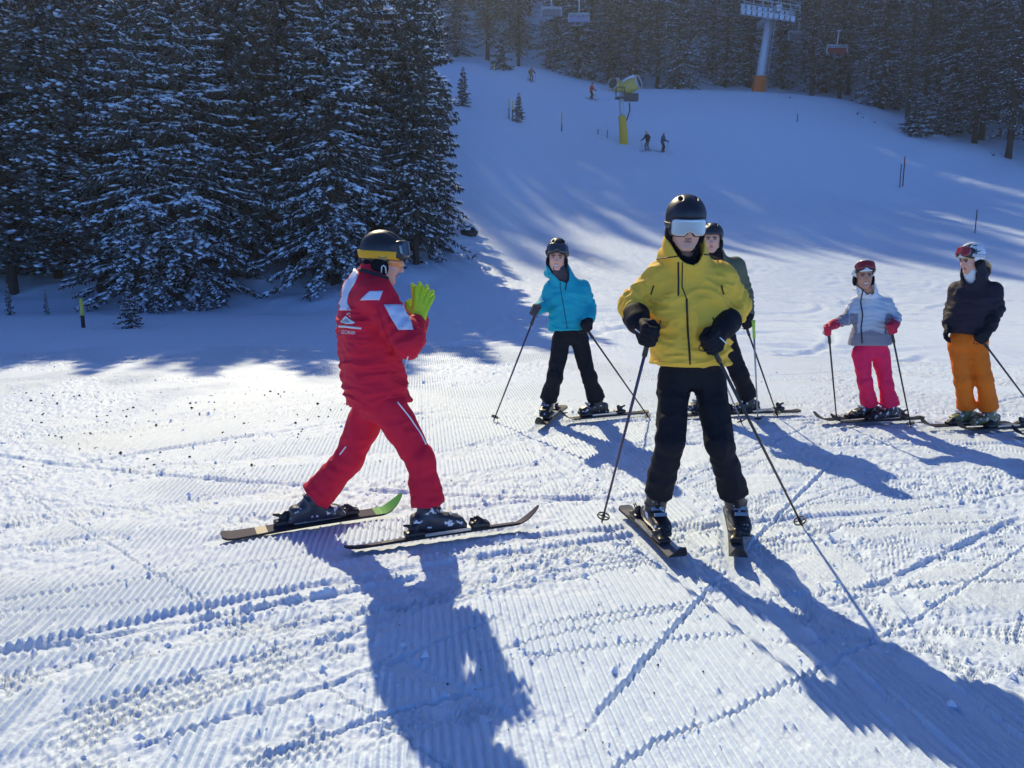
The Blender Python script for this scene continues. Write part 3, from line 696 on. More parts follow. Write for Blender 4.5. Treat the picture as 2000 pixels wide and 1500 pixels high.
def ball(c, r, n=10, m=7):
    th = np.linspace(0, np.pi, m)[1:-1]; ph = np.arange(n) * 2 * np.pi / n
    v = np.array([[np.sin(t) * np.cos(p), np.sin(t) * np.sin(p), np.cos(t)] for t in th for p in ph] + [[0, 0, 1], [0, 0, -1]]) * r + np.asarray(c, float)
    i = np.arange(n); j = (i + 1) % n; k = m - 2
    q = np.concatenate([np.stack([a * n + i, a * n + n + i, a * n + n + j, a * n + j], 1) for a in range(k - 1)])
    t = np.concatenate([np.stack([np.full(n, k * n), i, j], 1), np.stack([np.full(n, k * n + 1), (k - 1) * n + j, (k - 1) * n + i], 1)])
    return v, [q, t]
def hpart(name, H, fn, lo, hi, h, m, parent):
    V, Q = surf(fn, lo, hi, h); 
    if H.R @ np.cross(H.F, H.U) < 0: Q = Q[:, ::-1]
    return wpart(name, H.world(V), Q, m, parent, True)
TALL = [0.0]
def helm_out(q, g=0): return ell(q, (0, -.010, .045 + TALL[0] * .4), (.104 + g, .126 + g, .108 + g + TALL[0] * .6))
def headgear(root, H, o):
    TALL[0] = o.get('tall', .008)
    h = o.get('hh', .006)
    def shell(q):
        y, z = q[:, 1], q[:, 2]
        d = smax(helm_out(q), -helm_out(q, -.017), .004)
        zc = -.040 + .088 * sstep(-.005, .070, y) + .012 * sstep(-.02, -.1, y)
        d = smax(d, zc - z, .008)
        vent = np.minimum(ell(q, (.040, .035, .148), (.009, .034, .02)), ell(q, (-.040, .035, .148), (.009, .034, .02)))
        return smax(d, -vent, .004)
    hm = hpart('helmet', H, shell, (-.12, -.15, -.06), (.12, .135, .17), h, o['helmet'], root)
    def liner(q):
        m = np.column_stack([np.abs(q[:, 0]), q[:, 1], q[:, 2]])
        d = smin(ell(m, (.084, -.008, -.040), (.020, .048, .056)), ell(m, (0, -.066, -.022), (.074, .040, .055)), .02)
        return smin(d, cone(m, (.083, .008, -.075), (.030, .055, -.128), .006, .0055), .006)
    hpart('ear_pads', H, liner, (-.12, -.13, -.15), (.12, .08, .04), h, o.get('liner', M_LINER), hm)
    g = o.get('goggles')
    if g:
        up = g['tilt']; ca, sa = math.cos(up), math.sin(up); hc = arr(0, -.01, .045)
        big = 0 if up == 0 else .018
        def fr(q):
            if up == 0: return q
            p = q - hc; return np.stack([p[:, 0], ca * p[:, 1] + sa * p[:, 2], -sa * p[:, 1] + ca * p[:, 2]], 1) + arr(0, -.005, .006)
        def cyl(q): rr = np.sqrt((q[:, 0] / (.103 + big * .7)) ** 2 + ((q[:, 1] - .010) / (.106 + big)) ** 2); return (rr - 1) * .1
        def lens(q):
            q = fr(q); d = np.abs(cyl(q)) - .006
            d = smax(d, rbox(q, (0, .1, .003), (.088, .08, .042), .02), .004)
            return smax(d, -ell(q, (0, .115, -.045), (.026, .04, .026)), .006)
        def frame(q):
            q = fr(q); d = np.abs(cyl(q) + .016) - .014
            d = smax(d, rbox(q, (0, .095, .003), (.095, .085, .048), .022), .004)
            return smax(d, -ell(q, (0, .105, -.052), (.024, .05, .026)), .006)
        gf = hpart('goggles', H, frame, (-.13, -.06, -.09), (.13, .18, .22), h, g['frame'], root)
        hpart('lens', H, lens, (-.13, -.06, -.09), (.13, .18, .22), h * .8, g['lens'], gf)
        zs, sl = g.get('strap_z', .012), g.get('strap_slope', .25)
        def strap(q):
            d = np.abs(helm_out(q, .005)) - .004
            d = smax(d, np.abs(q[:, 2] - zs - sl * q[:, 1]) - g.get('strap_w', .018), .002); return smax(d, q[:, 1] - .085, .002)
        hpart('strap', H, strap, (-.13, -.16, -.08), (.13, .14, .16), h * .75, g['strap'], gf)
    return hm
def face(root, H, smile, brow=M_BROW, eyes=True):
    if eyes:
        for s in (-1, 1):
            v, f = ball((.031 * s, .0755, .002), .0115); e = wpart('eye', H.world(v), f, M_EYE, root)
            v, f = ball((.031 * s - .001, .0845, .001), .0055, 8, 5); wpart('iris', H.world(v), f, M_IRIS, e)
            Geo().tube(H.world(np.array([[.013, .096, .020], [.030, .092, .026], [.048, .080, .019]]) * [s, 1, 1]), .0055, 6).put('eyebrow', brow, root, True)
            Geo().tube(H.world(np.array([[.017, .086, .004], [.030, .0885, .0115], [.045, .080, .005]]) * [s, 1, 1]), .0036, 6).put('eyelash', M_BROW, root, True)
    w = .026 if smile else .022; u = .006 if smile else .001
    for nm, z0, dz in (('lip', -.0585, 1), ('lip', -.0735 if smile else -.0705, -.6)):
        x = np.linspace(-1, 1, 9); p = np.column_stack([x * w, (.0925) - .016 * x * x, z0 + u * x * x + .001 * dz])
        Geo().tube(H.world(p), .0040 * np.sqrt(np.maximum(.12, 1 - x * x)), 7).put(nm, M_LIP, root, True)
    if smile:
        x = np.linspace(-1, 1, 9); p = np.column_stack([x * .022, .0945 - .011 * x * x, -.066 + .004 * x * x]); Geo().tube(H.world(p), .0068 * np.sqrt(np.maximum(.2, 1 - x * x)), 7).put('teeth', M_TEETH, root, True)

def glove(name, root, parts, m, h, k=1.0):
    """parts: list of chains of (point, radius); padded glove grown round them"""
    pts = np.array([p for ch in parts for p, r in ch]); 
    def f(P):
        d = None
        for ch in parts:
            for (a, ra), (b, rb) in zip(ch[:-1], ch[1:]):
                c = cone(P, a, b, ra, rb); d = c if d is None else smin(d, c, .006)
        return d
    V, Q = surf(f, pts.min(0) - .07, pts.max(0) + .07, h); return wpart(name, V, Q, m, root, True), f
def grip_hand(wr, fd, tip, right, k=1.1, fore=None, gk=1.0):
    """glove chains of a hand closed round a pole whose tip stands at tip; also returns a point of the pole axis"""
    wr = np.asarray(wr, float); Q = wr + unit(fd) * .06 * k
    for _ in range(3):
        u = unit(Q - tip); h = unit(fd - u * (np.asarray(fd) @ u)); n = np.cross(u, h) if right else np.cross(h, u)
        Q = wr + (h * .074 + n * .026) * k
    fa = unit(fd if fore is None else fore); ch = [[(wr - fa * .085 * k, .058 * k * gk), (wr - fa * .03 * k, .050 * k * gk), (wr + h * .02 * k, .034 * k)]]
    for i, o in enumerate((.034, .0115, -.0115, -.034)):
        l = (.92, 1.05, 1.0, .85)[i]; K = wr + (h * .084 + u * o) * k
        A = K + (h * .030 * l + n * .020) * k; B = A + (n * .028 * l - h * .010) * k; C = B + (-h * .030 * l - n * .008) * k
        ch.append([(wr + (h * .012 + u * o * .7) * k, .019 * k), (K, .0165 * k), (A, .0140 * k), (B, .0128 * k), (C, .0118 * k)])
    T0 = wr + (h * .022 + u * .028 + n * .008) * k; T1 = T0 + (h * .034 + u * .016 + n * .026) * k; T2 = T1 + (h * .024 + n * .022 - u * .010) * k
    ch.append([(T0, .018 * k), (T1, .0155 * k), (T2, .0125 * k)])
    return ch, Q, u
def open_hand(wr, h, u, n, k=1.0, fan=.16, curl=.25, thumb=1.0, spread=None):
    """h towards the fingertips, u towards the thumb side, n out of the palm"""
    wr = np.asarray(wr, float); h, u, n = unit(h), unit(u), unit(n); ch = [[(wr - h * .06 * k, .044 * k), (wr, .036 * k), (wr + h * .02 * k, .030 * k)]]
    for i, o in enumerate((.033, .011, -.011, -.032)):
        l = (.92, 1.06, 1.0, .8)[i]; K = wr + (h * .088 + u * o) * k; a = (1.5, .5, -.5, -1.6)[i] * fan
        d1 = unit(h * math.cos(a) + u * math.sin(a) + n * curl * .5); d2 = unit(d1 + n * curl); d3 = unit(d2 + n * curl)
        A = K + d1 * .040 * l * k; B = A + d2 * .026 * l * k; C = B + d3 * .020 * l * k
        ch.append([(wr + (h * .012 + u * o * .7) * k, .018 * k), (K, .0145 * k), (A, .0122 * k), (B, .0112 * k), (C, .0100 * k)])
    T0 = wr + (h * .022 + u * .026) * k; T1 = T0 + unit(h * .8 + u * thumb + n * .4) * .042 * k; T2 = T1 + unit(h + u * .4 * thumb + n * .4) * .030 * k
    ch.append([(T0, .017 * k), (T1, .0140 * k), (T2, .0108 * k)])
    return ch

def boot(root, an, toe, kn, m, h=.007, buckles=True):
    """ski boot under ankle an, pointing to toe (horizontal), its cuff leaning to the knee"""
    an = np.asarray(an, float); t = unit([toe[0], toe[1], 0]); s = arr(t[1], -t[0], 0); z = arr(0, 0, 1)
    g0 = an - z * .088; lean = unit(np.asarray(kn) - an)
    def f(P):
        q = P - g0; L = np.stack([q @ s, q @ t, q @ z], 1)
        d = rbox(L, (0, .045, .052), (.050, .150, .050), .038)
        d = smax(d, (L[:, 2] - .098 + .30 * np.maximum(0, L[:, 1] - .05)), .03)
        d = smin(d, rbox(L, (0, .045, .012), (.036, .160, .014), .008), .012)
        d = smin(d, cone(P, an - z * .02, an + lean * .17, .056, .060), .025)
        for j in range(3):
            a = an + lean * (.03 + .055 * j)
            e = P - a; w = e @ lean; rr = np.linalg.norm(e - w[:, None] * lean, axis=1); ring = np.sqrt((rr - .057 - .002 * j) ** 2 + w ** 2) - .006; d = smin(d, ring, .004)
        return d
    c = g0 + z * .12
    V, Q = surf(f, c - arr(.26, .26, .15), c + arr(.26, .26, .24), h); b = wpart('ski_boot', V, Q, m, root, True)
    if buckles:
        for j, (w, zz) in enumerate(((.105, .088), (.055, .105))):
            p = g0 + t * w + z * zz + lean * 0
            if j > 1: p = an + lean * (zz - .088) + t * .062
            g = Geo(); g.box(p + t * .006 + z * .004, (.034, .007, .009), np.column_stack([s, unit(t + z * .5), unit(np.cross(s, unit(t + z * .5)))])); g.put('buckle', M_STEEL, b)
    return b

def person(label, P_, o, group=None):
    """P_: joints in world space; o: sizes, clothes and colours. The body is one mesh, clothes are its children"""
    J = {k: np.asarray(v, float) for k, v in P_.items() if not isinstance(v, Head)}; H = P_['head']; h = o.get('h', .008)
    R = unit(J['shR'] - J['shL']); F = unit(np.cross([0, 0, 1], R)); 
    HR = unit(o.get('hipdir', R)); HF = unit(np.cross([0, 0, 1], HR))
    k = o.get('k', 1.0); base = np.array([(J['anR'][0] + J['anL'][0]) / 2, (J['anR'][1] + J['anL'][1]) / 2, 0]); base[2] = gz(base[0], base[1])
    pel = (J['hipR'] + J['hipL']) / 2; chest = (J['shR'] + J['shL']) / 2
    fem = o.get('fem', 0)
    # --- body
    nk = H.c - H.U * .10 * H.s - H.F * .015
    def body(P):
        d = head_sdf(H.loc(P), fem) * H.s
        d = smin(d, cone(P, H.c - H.U * .04 - H.F * .02, chest + arr(0, 0, .02), .050, .062), .03)
        d = smin(d, cone(P, chest - arr(0, 0, .05), pel + arr(0, 0, .08), .095 * k, .085 * k), .05)
        for s in 'RL':
            d = smin(d, cone(P, chest, J['sh' + s], .060, .048), .04)
            d = smin(d, cone(P, J['sh' + s], J['el' + s], .044, .036), .02); d = smin(d, cone(P, J['el' + s], J['wr' + s], .034, .024), .015)
            d = smin(d, cone(P, J['hip' + s], J['kn' + s], .062, .046), .02); d = smin(d, cone(P, J['kn' + s], J['an' + s], .048, .034), .02)
            hd = J['wr' + s] + unit(J['wr' + s] - J['el' + s]) * .05
            d = smin(d, cone(P, J['wr' + s], hd, .022, .020), .01)
            d = smin(d, cone(P, J['an' + s] - arr(0, 0, .035), J['an' + s] - arr(0, 0, .04) + unit([*J['toe' + s][:2], 0]) * .11, .030, .026), .01)
        return d
    allp = np.array(list(J.values())[:]); allp = np.array([J[q] for q in J if not q.startswith('toe')] + [H.c])
    V, Q = surf(body, allp.min(0) - .24, allp.max(0) + .24, o.get('hb', h))
    root = wpart('person', V, Q, o.get('skin', M_SKIN), None, True, base, label=label, cat='person', group=group)
    # --- trousers
    tw = o.get('thigh', .092) * k; kw = o.get('knee', .074) * k; cw = o.get('cuff', .070) * k
    def trou(P):
        d = trunk_sdf(P, [(pel - arr(0, 0, .05), .165 * k, .115 * k), (pel + arr(0, 0, .07), .170 * k, .125 * k), (pel + arr(0, 0, .20), .150 * k, .115 * k)], HR, HF) + .012
        for i, s in enumerate('RL'):
            ph = i * 2.1 + o.get('seed', 0)
            e = J['an' + s] + (J['kn' + s] - J['an' + s]) * o.get('cuff_up', .20)
            d1 = cone(P, J['hip' + s], J['kn' + s], tw, kw, (.0025 * k, .075, .95, .28, ph)); d2 = cone(P, J['kn' + s], e, kw, cw, (.0028 * k, .065, .08, .35, ph + 1))
            w = unit(J['kn' + s] - e); d2 = smin(d2, cone(P, e + w * .10, e, cw, cw * 1.07, (.0025, .05, .6, .7, ph + 3)), .02)
            d2 = smax(d2, -((P - e) @ w), .006); d1 = smin(d1, d2, .03); d = smin(d, d1, .035)
        return d + creases(P, .011, (11, 11, 9), o.get('seed', 0))
    lp = np.array([J[q] for q in ('hipR', 'hipL', 'knR', 'knL', 'anR', 'anL')]); V, Q = surf(trou, lp.min(0) - .16, np.append((lp.max(0) + .2)[:2], pel[2] + .26), h)
    mt = o['trousers']; tr = wpart('trousers', V, Q, mt, root, True)
    # --- jacket
    a = o['arm'] if 'arm' in o else (.078, .066, .052); a = [q * k for q in a]
    hem, st = J.get('hem', pel - arr(0, 0, .03)), o['torso']
    n = len(st); top = chest + arr(0, 0, .035); sts = [(hem + (top - hem) * t + o.get('bow', 0) * F * math.sin(math.pi * t), w * k, d_ * k) for t, w, d_ in st]
    neck = H.c - H.U * .115 * H.s - H.F * .02
    def jack(P):
        d = trunk_sdf(P, sts, R, F) + creases(P, o.get('drape', .012), (7, 7, 20), 1 + o.get('seed', 0))
        for i, s in enumerate('RL'):
            ph = i * 1.7 + o.get('seed', 0); sh, el, wr = J['sh' + s], J['el' + s], J['wr' + s]; we = el + (wr - el) * .82
            d = smin(d, cone(P, chest * .8 + sh * .2 + arr(0, 0, .02), sh, .080 * k, a[0] * .93), .05)
            arm = cone(P, sh, el, a[0], a[1], (.008 * k, .06, .85, .4, ph)); arm = smin(arm, cone(P, el, we, a[1], a[2], (.008 * k, .05, .15, .45, ph + 2)), .02)
            if o.get('quilt'): arm = arm + .005 * np.abs(np.sin(np.pi * ((P - sh) @ unit(el - sh)) / .045)) 
            arm = arm + creases(P, .7 * o.get('drape', .012), (14, 14, 18), 2.3 + ph)
            d = smin(d, arm, .028)
        ct = neck + (H.c - neck) * o.get('collar_up', .3)
        d = smin(d, cone(P, chest, ct, o.get('collar_lo', .105) * k, o.get('collar_hi', .082) * k), .03)
        if o.get('hood'):
            hb, hr = o['hood']; c0 = neck - F * .075 - arr(0, 0, .005 - o.get('hoodz', 0))
            d = smin(d, cone(P, c0 - R * .07 * hb, c0 + R * .07 * hb, hr, hr), .03)
            for s in (-1, 1): d = smin(d, cone(P, c0 + R * s * .07 * hb, neck + R * s * .075 * hb + F * .055 - arr(0, 0, .045), hr * .8, hr * .4), .03)
        if o.get('quilt'):
            zz = P[:, 2] + .28 * np.abs((P - chest) @ R); d = d + .006 * np.abs(np.sin(np.pi * zz / .042)) * sstep(hem[2] + .10, hem[2] + .16, zz)
        cv = o.get('cav', .058); n0 = chest + arr(0, 0, o.get('n0z', .085)) + F * .05 + .35 * (H.c - chest) * arr(1, 1, 0)
        cav = smin(cone(P, n0, H.c + H.F * .03 - H.U * .02, cv * .75, cv * 1.5), cone(P, n0 + F * .01, H.c + H.F * .10 - H.U * o.get('vdrop', .06), cv * .5, cv * 1.35), .02)
        return smax(d, -cav, .012)
    jp = np.array([J[q] for q in ('shR', 'shL', 'elR', 'elL', 'wrR', 'wrL')] + [hem]); lo, hi = jp.min(0) - .17, jp.max(0) + .17; lo[2] = min(hem[2] - .05, jp[:, 2].min() - .1); hi[2] = H.c[2] + .03
    lo[:2] = np.minimum(lo[:2], hem[:2] - .27); hi[:2] = np.maximum(hi[:2], hem[:2] + .27)
    V, Q = surf(jack, lo, hi, h)
    mj = o['jacket']; jk = wpart('jacket', V, Q, mj if isinstance(mj, list) else [mj], root, True)
    if 'jfn' in o:
        cen = V[Q].mean(1); jk.data.polygons.foreach_set('material_index', o['jfn'](cen, R, F, J).astype(np.int32)); jk.data.update()
    if 'warmer' in o:
        def nw(P):
            d = cone(P, chest + arr(0, 0, .03) + F * .01, H.c - H.U * o.get('warm_up', .085) + H.F * .005, o.get('warm_r', .068) * .92, o.get('warm_r', .068)) + creases(P, .006, (12, 12, 30))
            return d
        V, Q = surf(nw, chest - .14, np.maximum(chest, H.c) + .14, h * .9); wpart('neck_warmer', V, Q, o['warmer'], root, True)
    headgear(root, H, dict(o, hh=o.get('hh', .006)))
    face(root, H, o.get('smile', False), eyes=o.get('eyes', True))
    for s in 'RL': boot(root, J['an' + s], J['toe' + s], J['kn' + s], o.get('boot', M_BOOT), max(.0085, h))
    return root, dict(jack=jack, trou=trou, body=body, R=R, F=F, J=J, jk=jk, tr=tr)

# --- skis and poles
SKI_N = 40
SKI_U = np.concatenate([np.linspace(0, .03, 4), np.linspace(.06, .80, 14), np.linspace(.83, .93, 8), 1 - .07 * np.linspace(.96, 0, 14) ** 1.6])
def ski(tail, tip, col, label, group=None, boot_at=.45, curlh=.09, w=.055, accent=None, roll=0.0, bind=True, tipc=None):
    a, b = np.asarray(tail, float), np.asarray(tip, float); d = b[:2] - a[:2]; L = np.linalg.norm(d); t = np.append(d / L, 0); s = arr(t[1], -t[0], 0)
    base = np.append((a[:2] + b[:2]) / 2, 0); u = SKI_U
    px_, py_ = a[0] + d[0] * u, a[1] + d[1] * u
    g = ground(px_, py_); gl = np.polyval(np.polyfit(u, g, 1), u) + .026
    z = gl + curlh * np.clip((u - .86) / .14, 0, 1) ** 1.8 + .012 * np.clip((.05 - u) / .05, 0, 1)
    wd = w * (.70 + .30 * np.abs(2 * u - .95) ** 1.5) * np.where(u > .93, np.sqrt(np.clip((1.004 - u) / .074, 0, 1)), 1) * np.interp(u, [0, .01, .02, .03], [.62, .86, .97, 1])
    th = .011 + .010 * np.exp(-((u - boot_at) / .22) ** 2) - .006 * (u > .88)
    V = []
    for i in range(SKI_N):
        c = arr(px_[i], py_[i], z[i]); up = arr(0, 0, 1) * math.cos(roll) + s * math.sin(roll); sd = s * math.cos(roll) - arr(0, 0, 1) * math.sin(roll)
        for sx, uz in ((-1, 0), (1, 0), (.93, 1), (-.93, 1)): V.append(c + sd * wd[i] * sx + up * th[i] * uz)
    Q = []; MI = []
    for i in range(SKI_N - 1):
        for j in range(4):
            Q.append([i * 4 + j, i * 4 + (j + 1) % 4, i * 4 + 4 + (j + 1) % 4, i * 4 + 4 + j]); MI.append((2 if u[i] > .80 and tipc is not None else 1) if j == 2 and accent is not None and (u[i] < .12 or .2 < u[i] < .32 or u[i] > .64) else 0)
    Q += [[3, 2, 1, 0], [4 * SKI_N - 4, 4 * SKI_N - 3, 4 * SKI_N - 2, 4 * SKI_N - 1]]; MI += [0, 0]
    base[2] = gz(base[0], base[1])
    me = mesh_np('ski', np.array(V) - base, np.array(Q), [col] + ([accent] if accent is not None else []) + ([tipc] if tipc is not None else []), False, MI)
    o = link('ski', me, None, tuple(base), label, 'ski', group)
    if bind:
        k = boot_at; c = arr(*(a[:2] + d * k), np.interp(k, u, z) + np.interp(k, u, th)); R3 = np.column_stack([s, t, arr(0, 0, 1)])
        for nm, off, sg in (('toe_binding', .185, 1), ('heel_binding', -.175, -1)):
            def bf(P):
                q = P - c; q = np.stack([q @ s, q @ t * sg, q[:, 2]], 1)
                d = rbox(q, (0, abs(off) + .005, .014), (.034, .055, .016), .010)
                d = smin(d, cone(q, (0, abs(off) + .012, .022), (0, abs(off) - .012, .050 + (.012 if sg < 0 else 0)), .026, .017), .012)
                if sg > 0: d = smin(d, cone(np.column_stack([np.abs(q[:, 0]), q[:, 1:]]), (.012, abs(off) - .008, .044), (.034, abs(off) - .034, .038), .011, .009), .008)
                else: d = smin(d, cone(q, (0, abs(off) + .01, .05), (0, abs(off) + .060, .066), .012, .009), .012)
                return d
            cc = c + t * off; V_, Q_ = surf(bf, cc - arr(.11, .11, .02), cc + arr(.11, .11, .11), .008); wpart(nm, V_, Q_, M_BLACK, o)
        Geo().box(c + arr(0, 0, .006), (.032, .13, .008), R3).put('binding_plate', M_STEEL, o)
    return o
def pole(tip, Q, u, label, shaft, grip=M_BLACK, top=.05, r=.0082, strap=True, group=None):
    tip = np.asarray(tip, float); Q = np.asarray(Q, float); u = unit(Q - tip); L = (Q - tip) @ u; tip = tip - arr(0, 0, .02)
    base = np.array(tip); rt_ = link('ski_pole', None, None, tuple(base), label, 'ski pole', group); rt_.empty_display_size = .1
    e = tip + u * (L + top)
    Geo().tube([tip + u * .03, tip + u * .6 * L, tip + u * (L - .05)], [r * .72, r, r * 1.05], 8).put('shaft', shaft, rt_, True)
    Geo().tube([tip, tip + u * .035], [.002, .0055], 6).put('tip', M_STEEL, rt_, True)
    k = L + top; Geo().tube([tip + u * (k - .17), tip + u * (k - .16), tip + u * (k - .09), tip + u * (k - .03), tip + u * (k - .004), tip + u * k], [.011, .014, .0125, .0145, .019, .012], 10).put('grip', grip, rt_, True)
    g = Geo(); ring = unit(np.cross(u, [.3, .9, .2])); v2 = np.cross(u, ring); c = tip + u * .07; an = np.linspace(0, 2 * np.pi, 17)
    g.tube(c + .034 * (np.cos(an)[:, None] * ring + np.sin(an)[:, None] * v2), .0045, 6, False)
    for q in range(4): g.tube([c, c + .034 * (math.cos(q * 1.571) * ring + math.sin(q * 1.571) * v2)], .004, 5)
    g.tube([c - u * .012, c + u * .014], [.011, .009], 8); g.put('basket', M_BLACK, rt_, True)
    if strap:
        side = unit(np.cross(u, [0, 1, .2])); w = np.linspace(0, 1, 11); p = e - u * .01 + np.outer(np.sin(w * np.pi) * .035, side) - np.outer(w * .12 * (1 - .3 * w), [0, 0, 1]) + np.outer(np.sin(w * 2 * np.pi) * .02, side)
        Geo().tube(p, .009, 6, flat=.3).put('strap', M_BLACK, rt_, True)
    return rt_
# ------------------------------------------------------------------ the skiers in the foreground
def foot(px, py, Y):
    p = at(px, py, Y); return arr(p[0], Y, gz(p[0], Y) + .150)
def gtip(px, py): p = gpt(px, py); return p
M_GRIPLIME = mat('lime grip', (.35, .60, .06), .5, .4); M_SHAFTK = mat('black shaft', (.015, .015, .02), .35, .5); M_SHAFTP = mat('dark violet shaft', (.04, .025, .07), .35, .5); M_SHAFTG = mat('grey shaft', (.35, .36, .36), .4, .5, metal=.5)
M_SKIK = mat('black ski', (.018, .018, .022), .5, .3, (20, .05)); M_SKIG = mat('green ski print', (.10, .42, .07), .6, .2); M_SKIV = mat('grey violet ski print', (.06, .052, .085), .65, .1); M_SKIW = mat('grey ski print', (.16, .16, .18), .6, .15)

# ---------- man in the yellow jacket
M_YEL = cloth('yellow shell cloth', (.95, .54, .06), .7, .3, 70); M_ZIP = mat('dark zip', (.03, .018, .015), .5, .3)
Y0 = 4.10
J = dict(head=Head(at(1339, 441, 3.97), (.0, -1, -.16), size=.97),
 shR=at(1290, 541, 4.08), shL=at(1406, 541, 4.08), elR=at(1234, 596, 4.14), elL=at(1441, 598, 4.14), wrR=at(1249, 636, 3.93), wrL=at(1409, 645, 3.92),
 hipR=at(1316, 738, 4.13), hipL=at(1383, 738, 4.13), hem=at(1347, 708, 4.10), knR=at(1309, 866, 3.96), knL=at(1406, 866, 3.97), anR=foot(1277, 1000, 4.05), anL=foot(1440, 1000, 4.06),
 toeR=arr(.14, -1, 0), toeL=arr(-.10, -1, 0))
YEL, g = person('man in a mustard yellow jacket, black trousers and black helmet holding two poles', J, dict(h=.0068, hb=.0085, k=1.0, torso=[(0, .205, .150), (.12, .207, .152), (.45, .203, .148), (.75, .210, .148), (.93, .185, .122), (1, .135, .10)],
 arm=(.078, .068, .054), jacket=M_YEL, trousers=M_BLACKCLOTH, thigh=.088, knee=.071, cuff=.068, helmet=M_MATTBLACK, warmer=M_LINER, warm_up=.080, hood=(1.0, .044), hoodz=-.035, collar_up=.12, collar_lo=.125, collar_hi=.108, cav=.070, seed=.3,
 goggles=dict(tilt=0, lens=M_SILVERLENS, frame=M_MATTBLACK, strap=M_BLACK, strap_z=.005, strap_slope=.0), eyes=False, drape=.018, cuff_up=.22))
jf, jk, yr = g['jack'], g['jk'], (3.5, 4.3)
seam('zip', jf, [(1341, 584), (1343, 640), (1348, 711)], yr, .0055, M_ZIP, jk); seam('flap_seam', jf, [(1333, 512), (1332, 560), (1341, 584)], yr, .003, M_ZIP, jk)
seam('chest_pocket_zip', jf, [(1325, 512), (1325, 578)], yr, .0045, M_ZIP, jk); seam('pocket_zip', jf, [(1291, 626), (1284, 645), (1277, 676)], yr, .0035, M_ZIP, jk); seam('pocket_zip', jf, [(1392, 620), (1402, 645), (1408, 672)], yr, .0035, M_ZIP, jk)
seam('yoke_seam', jf, [(1283, 506), (1305, 503), (1334, 499)], yr, .0035, M_ZIP, jk); seam('yoke_seam', jf, [(1356, 499), (1380, 497), (1412, 508)], yr, .0035, M_ZIP, jk)
seam('hem_seam', jf, [(1278, 706), (1347, 710), (1416, 705)], yr, .003, M_YEL, jk)
for px in (1277, 1409): seam('vent_zip', jf, [(px, 558), (px - 6 if px < 1300 else px + 4, 575)], yr, .004, M_ZIP, jk)
for s, (tx, ty) in (('R', (1174, 1020)), ('L', (1571, 1027))):
    tip = gtip(tx, ty); wr = J['wr' + s]; fd = unit(wr - J['el' + s] + arr(0, -.05, -.10)); ch, Q, u = grip_hand(wr, fd, tip, s == 'R', 1.18, wr - J['el' + s], 1.08)
    gl, gf_ = glove('glove', YEL, ch, M_LINER if False else M_BLACKCLOTH, .006)
    pole(tip, Q, u, 'dark violet pole of the yellow jacket man planted on the red instructor side' if s == 'R' else 'black pole of the yellow jacket man on the pink trousers side', M_SHAFTP if s == 'R' else M_SHAFTK, top=.06)
    c = wr + unit(fd) * .045 * 1.18
    Geo().tube([c + arr(-.035, -.03, .02), c + arr(.0, -.045, -.005), c + arr(.03, -.03, -.03)], .0035, 5).put('piping', M_WHITE, gl, True)
ski(*SKIS['yelR'], M_SKIK, 'short dark ski under the yellow jacket man, the one beside the violet pole', accent=M_SKIW, boot_at=.46, w=.048)
ski(*SKIS['yelL'], M_SKIK, 'short dark ski under the yellow jacket man, the one beside the black pole', accent=M_SKIW, boot_at=.46, w=.048)

# ---------- instructor in red
M_RED = cloth('red instructor cloth', (.66, .010, .040), .72, .3, 70); M_PATCH = mat('pale blue reflective panel', (.62, .66, .80), .5, .4, (80, .1)); M_LIME = cloth('lime glove cloth', (.50, .72, .04), .7, .5, 60)
M_YSTRAP = mat('yellow strap', (.85, .40, .02), .6, .3); M_DARKTRIM = mat('charcoal trim', (.03, .035, .045), .7, .2)
Fd = unit([.90, .42, 0]); Rd = np.cross(Fd, [0, 0, 1])
ch_ = at(717, 574, 4.10)
J = dict(head=Head(at(748, 509, 4.07), (1, .14, -.22), size=.97),
 shR=ch_ + Rd * .185, shL=ch_ - Rd * .185, elR=at(795, 668, 3.87), elL=at(800, 660, 4.40), wrR=at(812, 628, 4.06), wrL=at(818, 622, 4.20),
 hipR=at(762, 800, 4.02), hipL=at(722, 800, 4.18), hem=at(741, 786, 4.10), knR=at(822, 898, 4.00), knL=at(684, 893, 4.16), anR=foot(838, 1000, 3.97), anL=foot(602, 1000, 4.12),
 toeR=arr(1, .28, 0), toeL=arr(.9, .42, 0))
INS, g = person('instructor in a red suit with white back panels and lime gloves, hands raised together', J, dict(h=.0068, hb=.0085, k=1.0, hipdir=np.cross(unit([.9, .3, 0]), [0, 0, 1]),
 torso=[(0, .172, .168), (.12, .175, .168), (.35, .178, .158), (.72, .205, .150), (.93, .195, .125), (1, .150, .105)], arm=(.090, .080, .060), jacket=M_RED, trousers=M_RED, thigh=.098, knee=.076, cuff=.080, cuff_up=.18,
 helmet=M_MATTBLACK, collar_up=.30, collar_lo=.115, collar_hi=.100, cav=.064, vdrop=.075, seed=2.2, drape=.014, hood=(.8, .050), bow=-.025,
 goggles=dict(tilt=.36, lens=M_DARKLENS, frame=M_MATTBLACK, strap=M_YSTRAP, strap_z=.030, strap_slope=.16, strap_w=.022), boot=M_BOOTN))
jf, jk, yr = g['jack'], g['jk'], (3.5, 4.6)
patch('back_panel', jf, [(681, 698, 526), (675, 700, 536), (671, 692, 556), (670, 684, 566), (666, 680, 578), (659, 678, 584), (659, 679, 592), (662, 681, 598), (664, 686, 606)], yr, M_PATCH, jk)
patch('shoulder_panel', jf, [(722, 748, 568.5), (704, 741, 586)], yr, M_PATCH, jk, 10, 8); patch('sleeve_panel', jf, [(750, 790, 595), (763, 800, 620), (778, 807, 644)], yr, M_PATCH, jk, 10, 12)
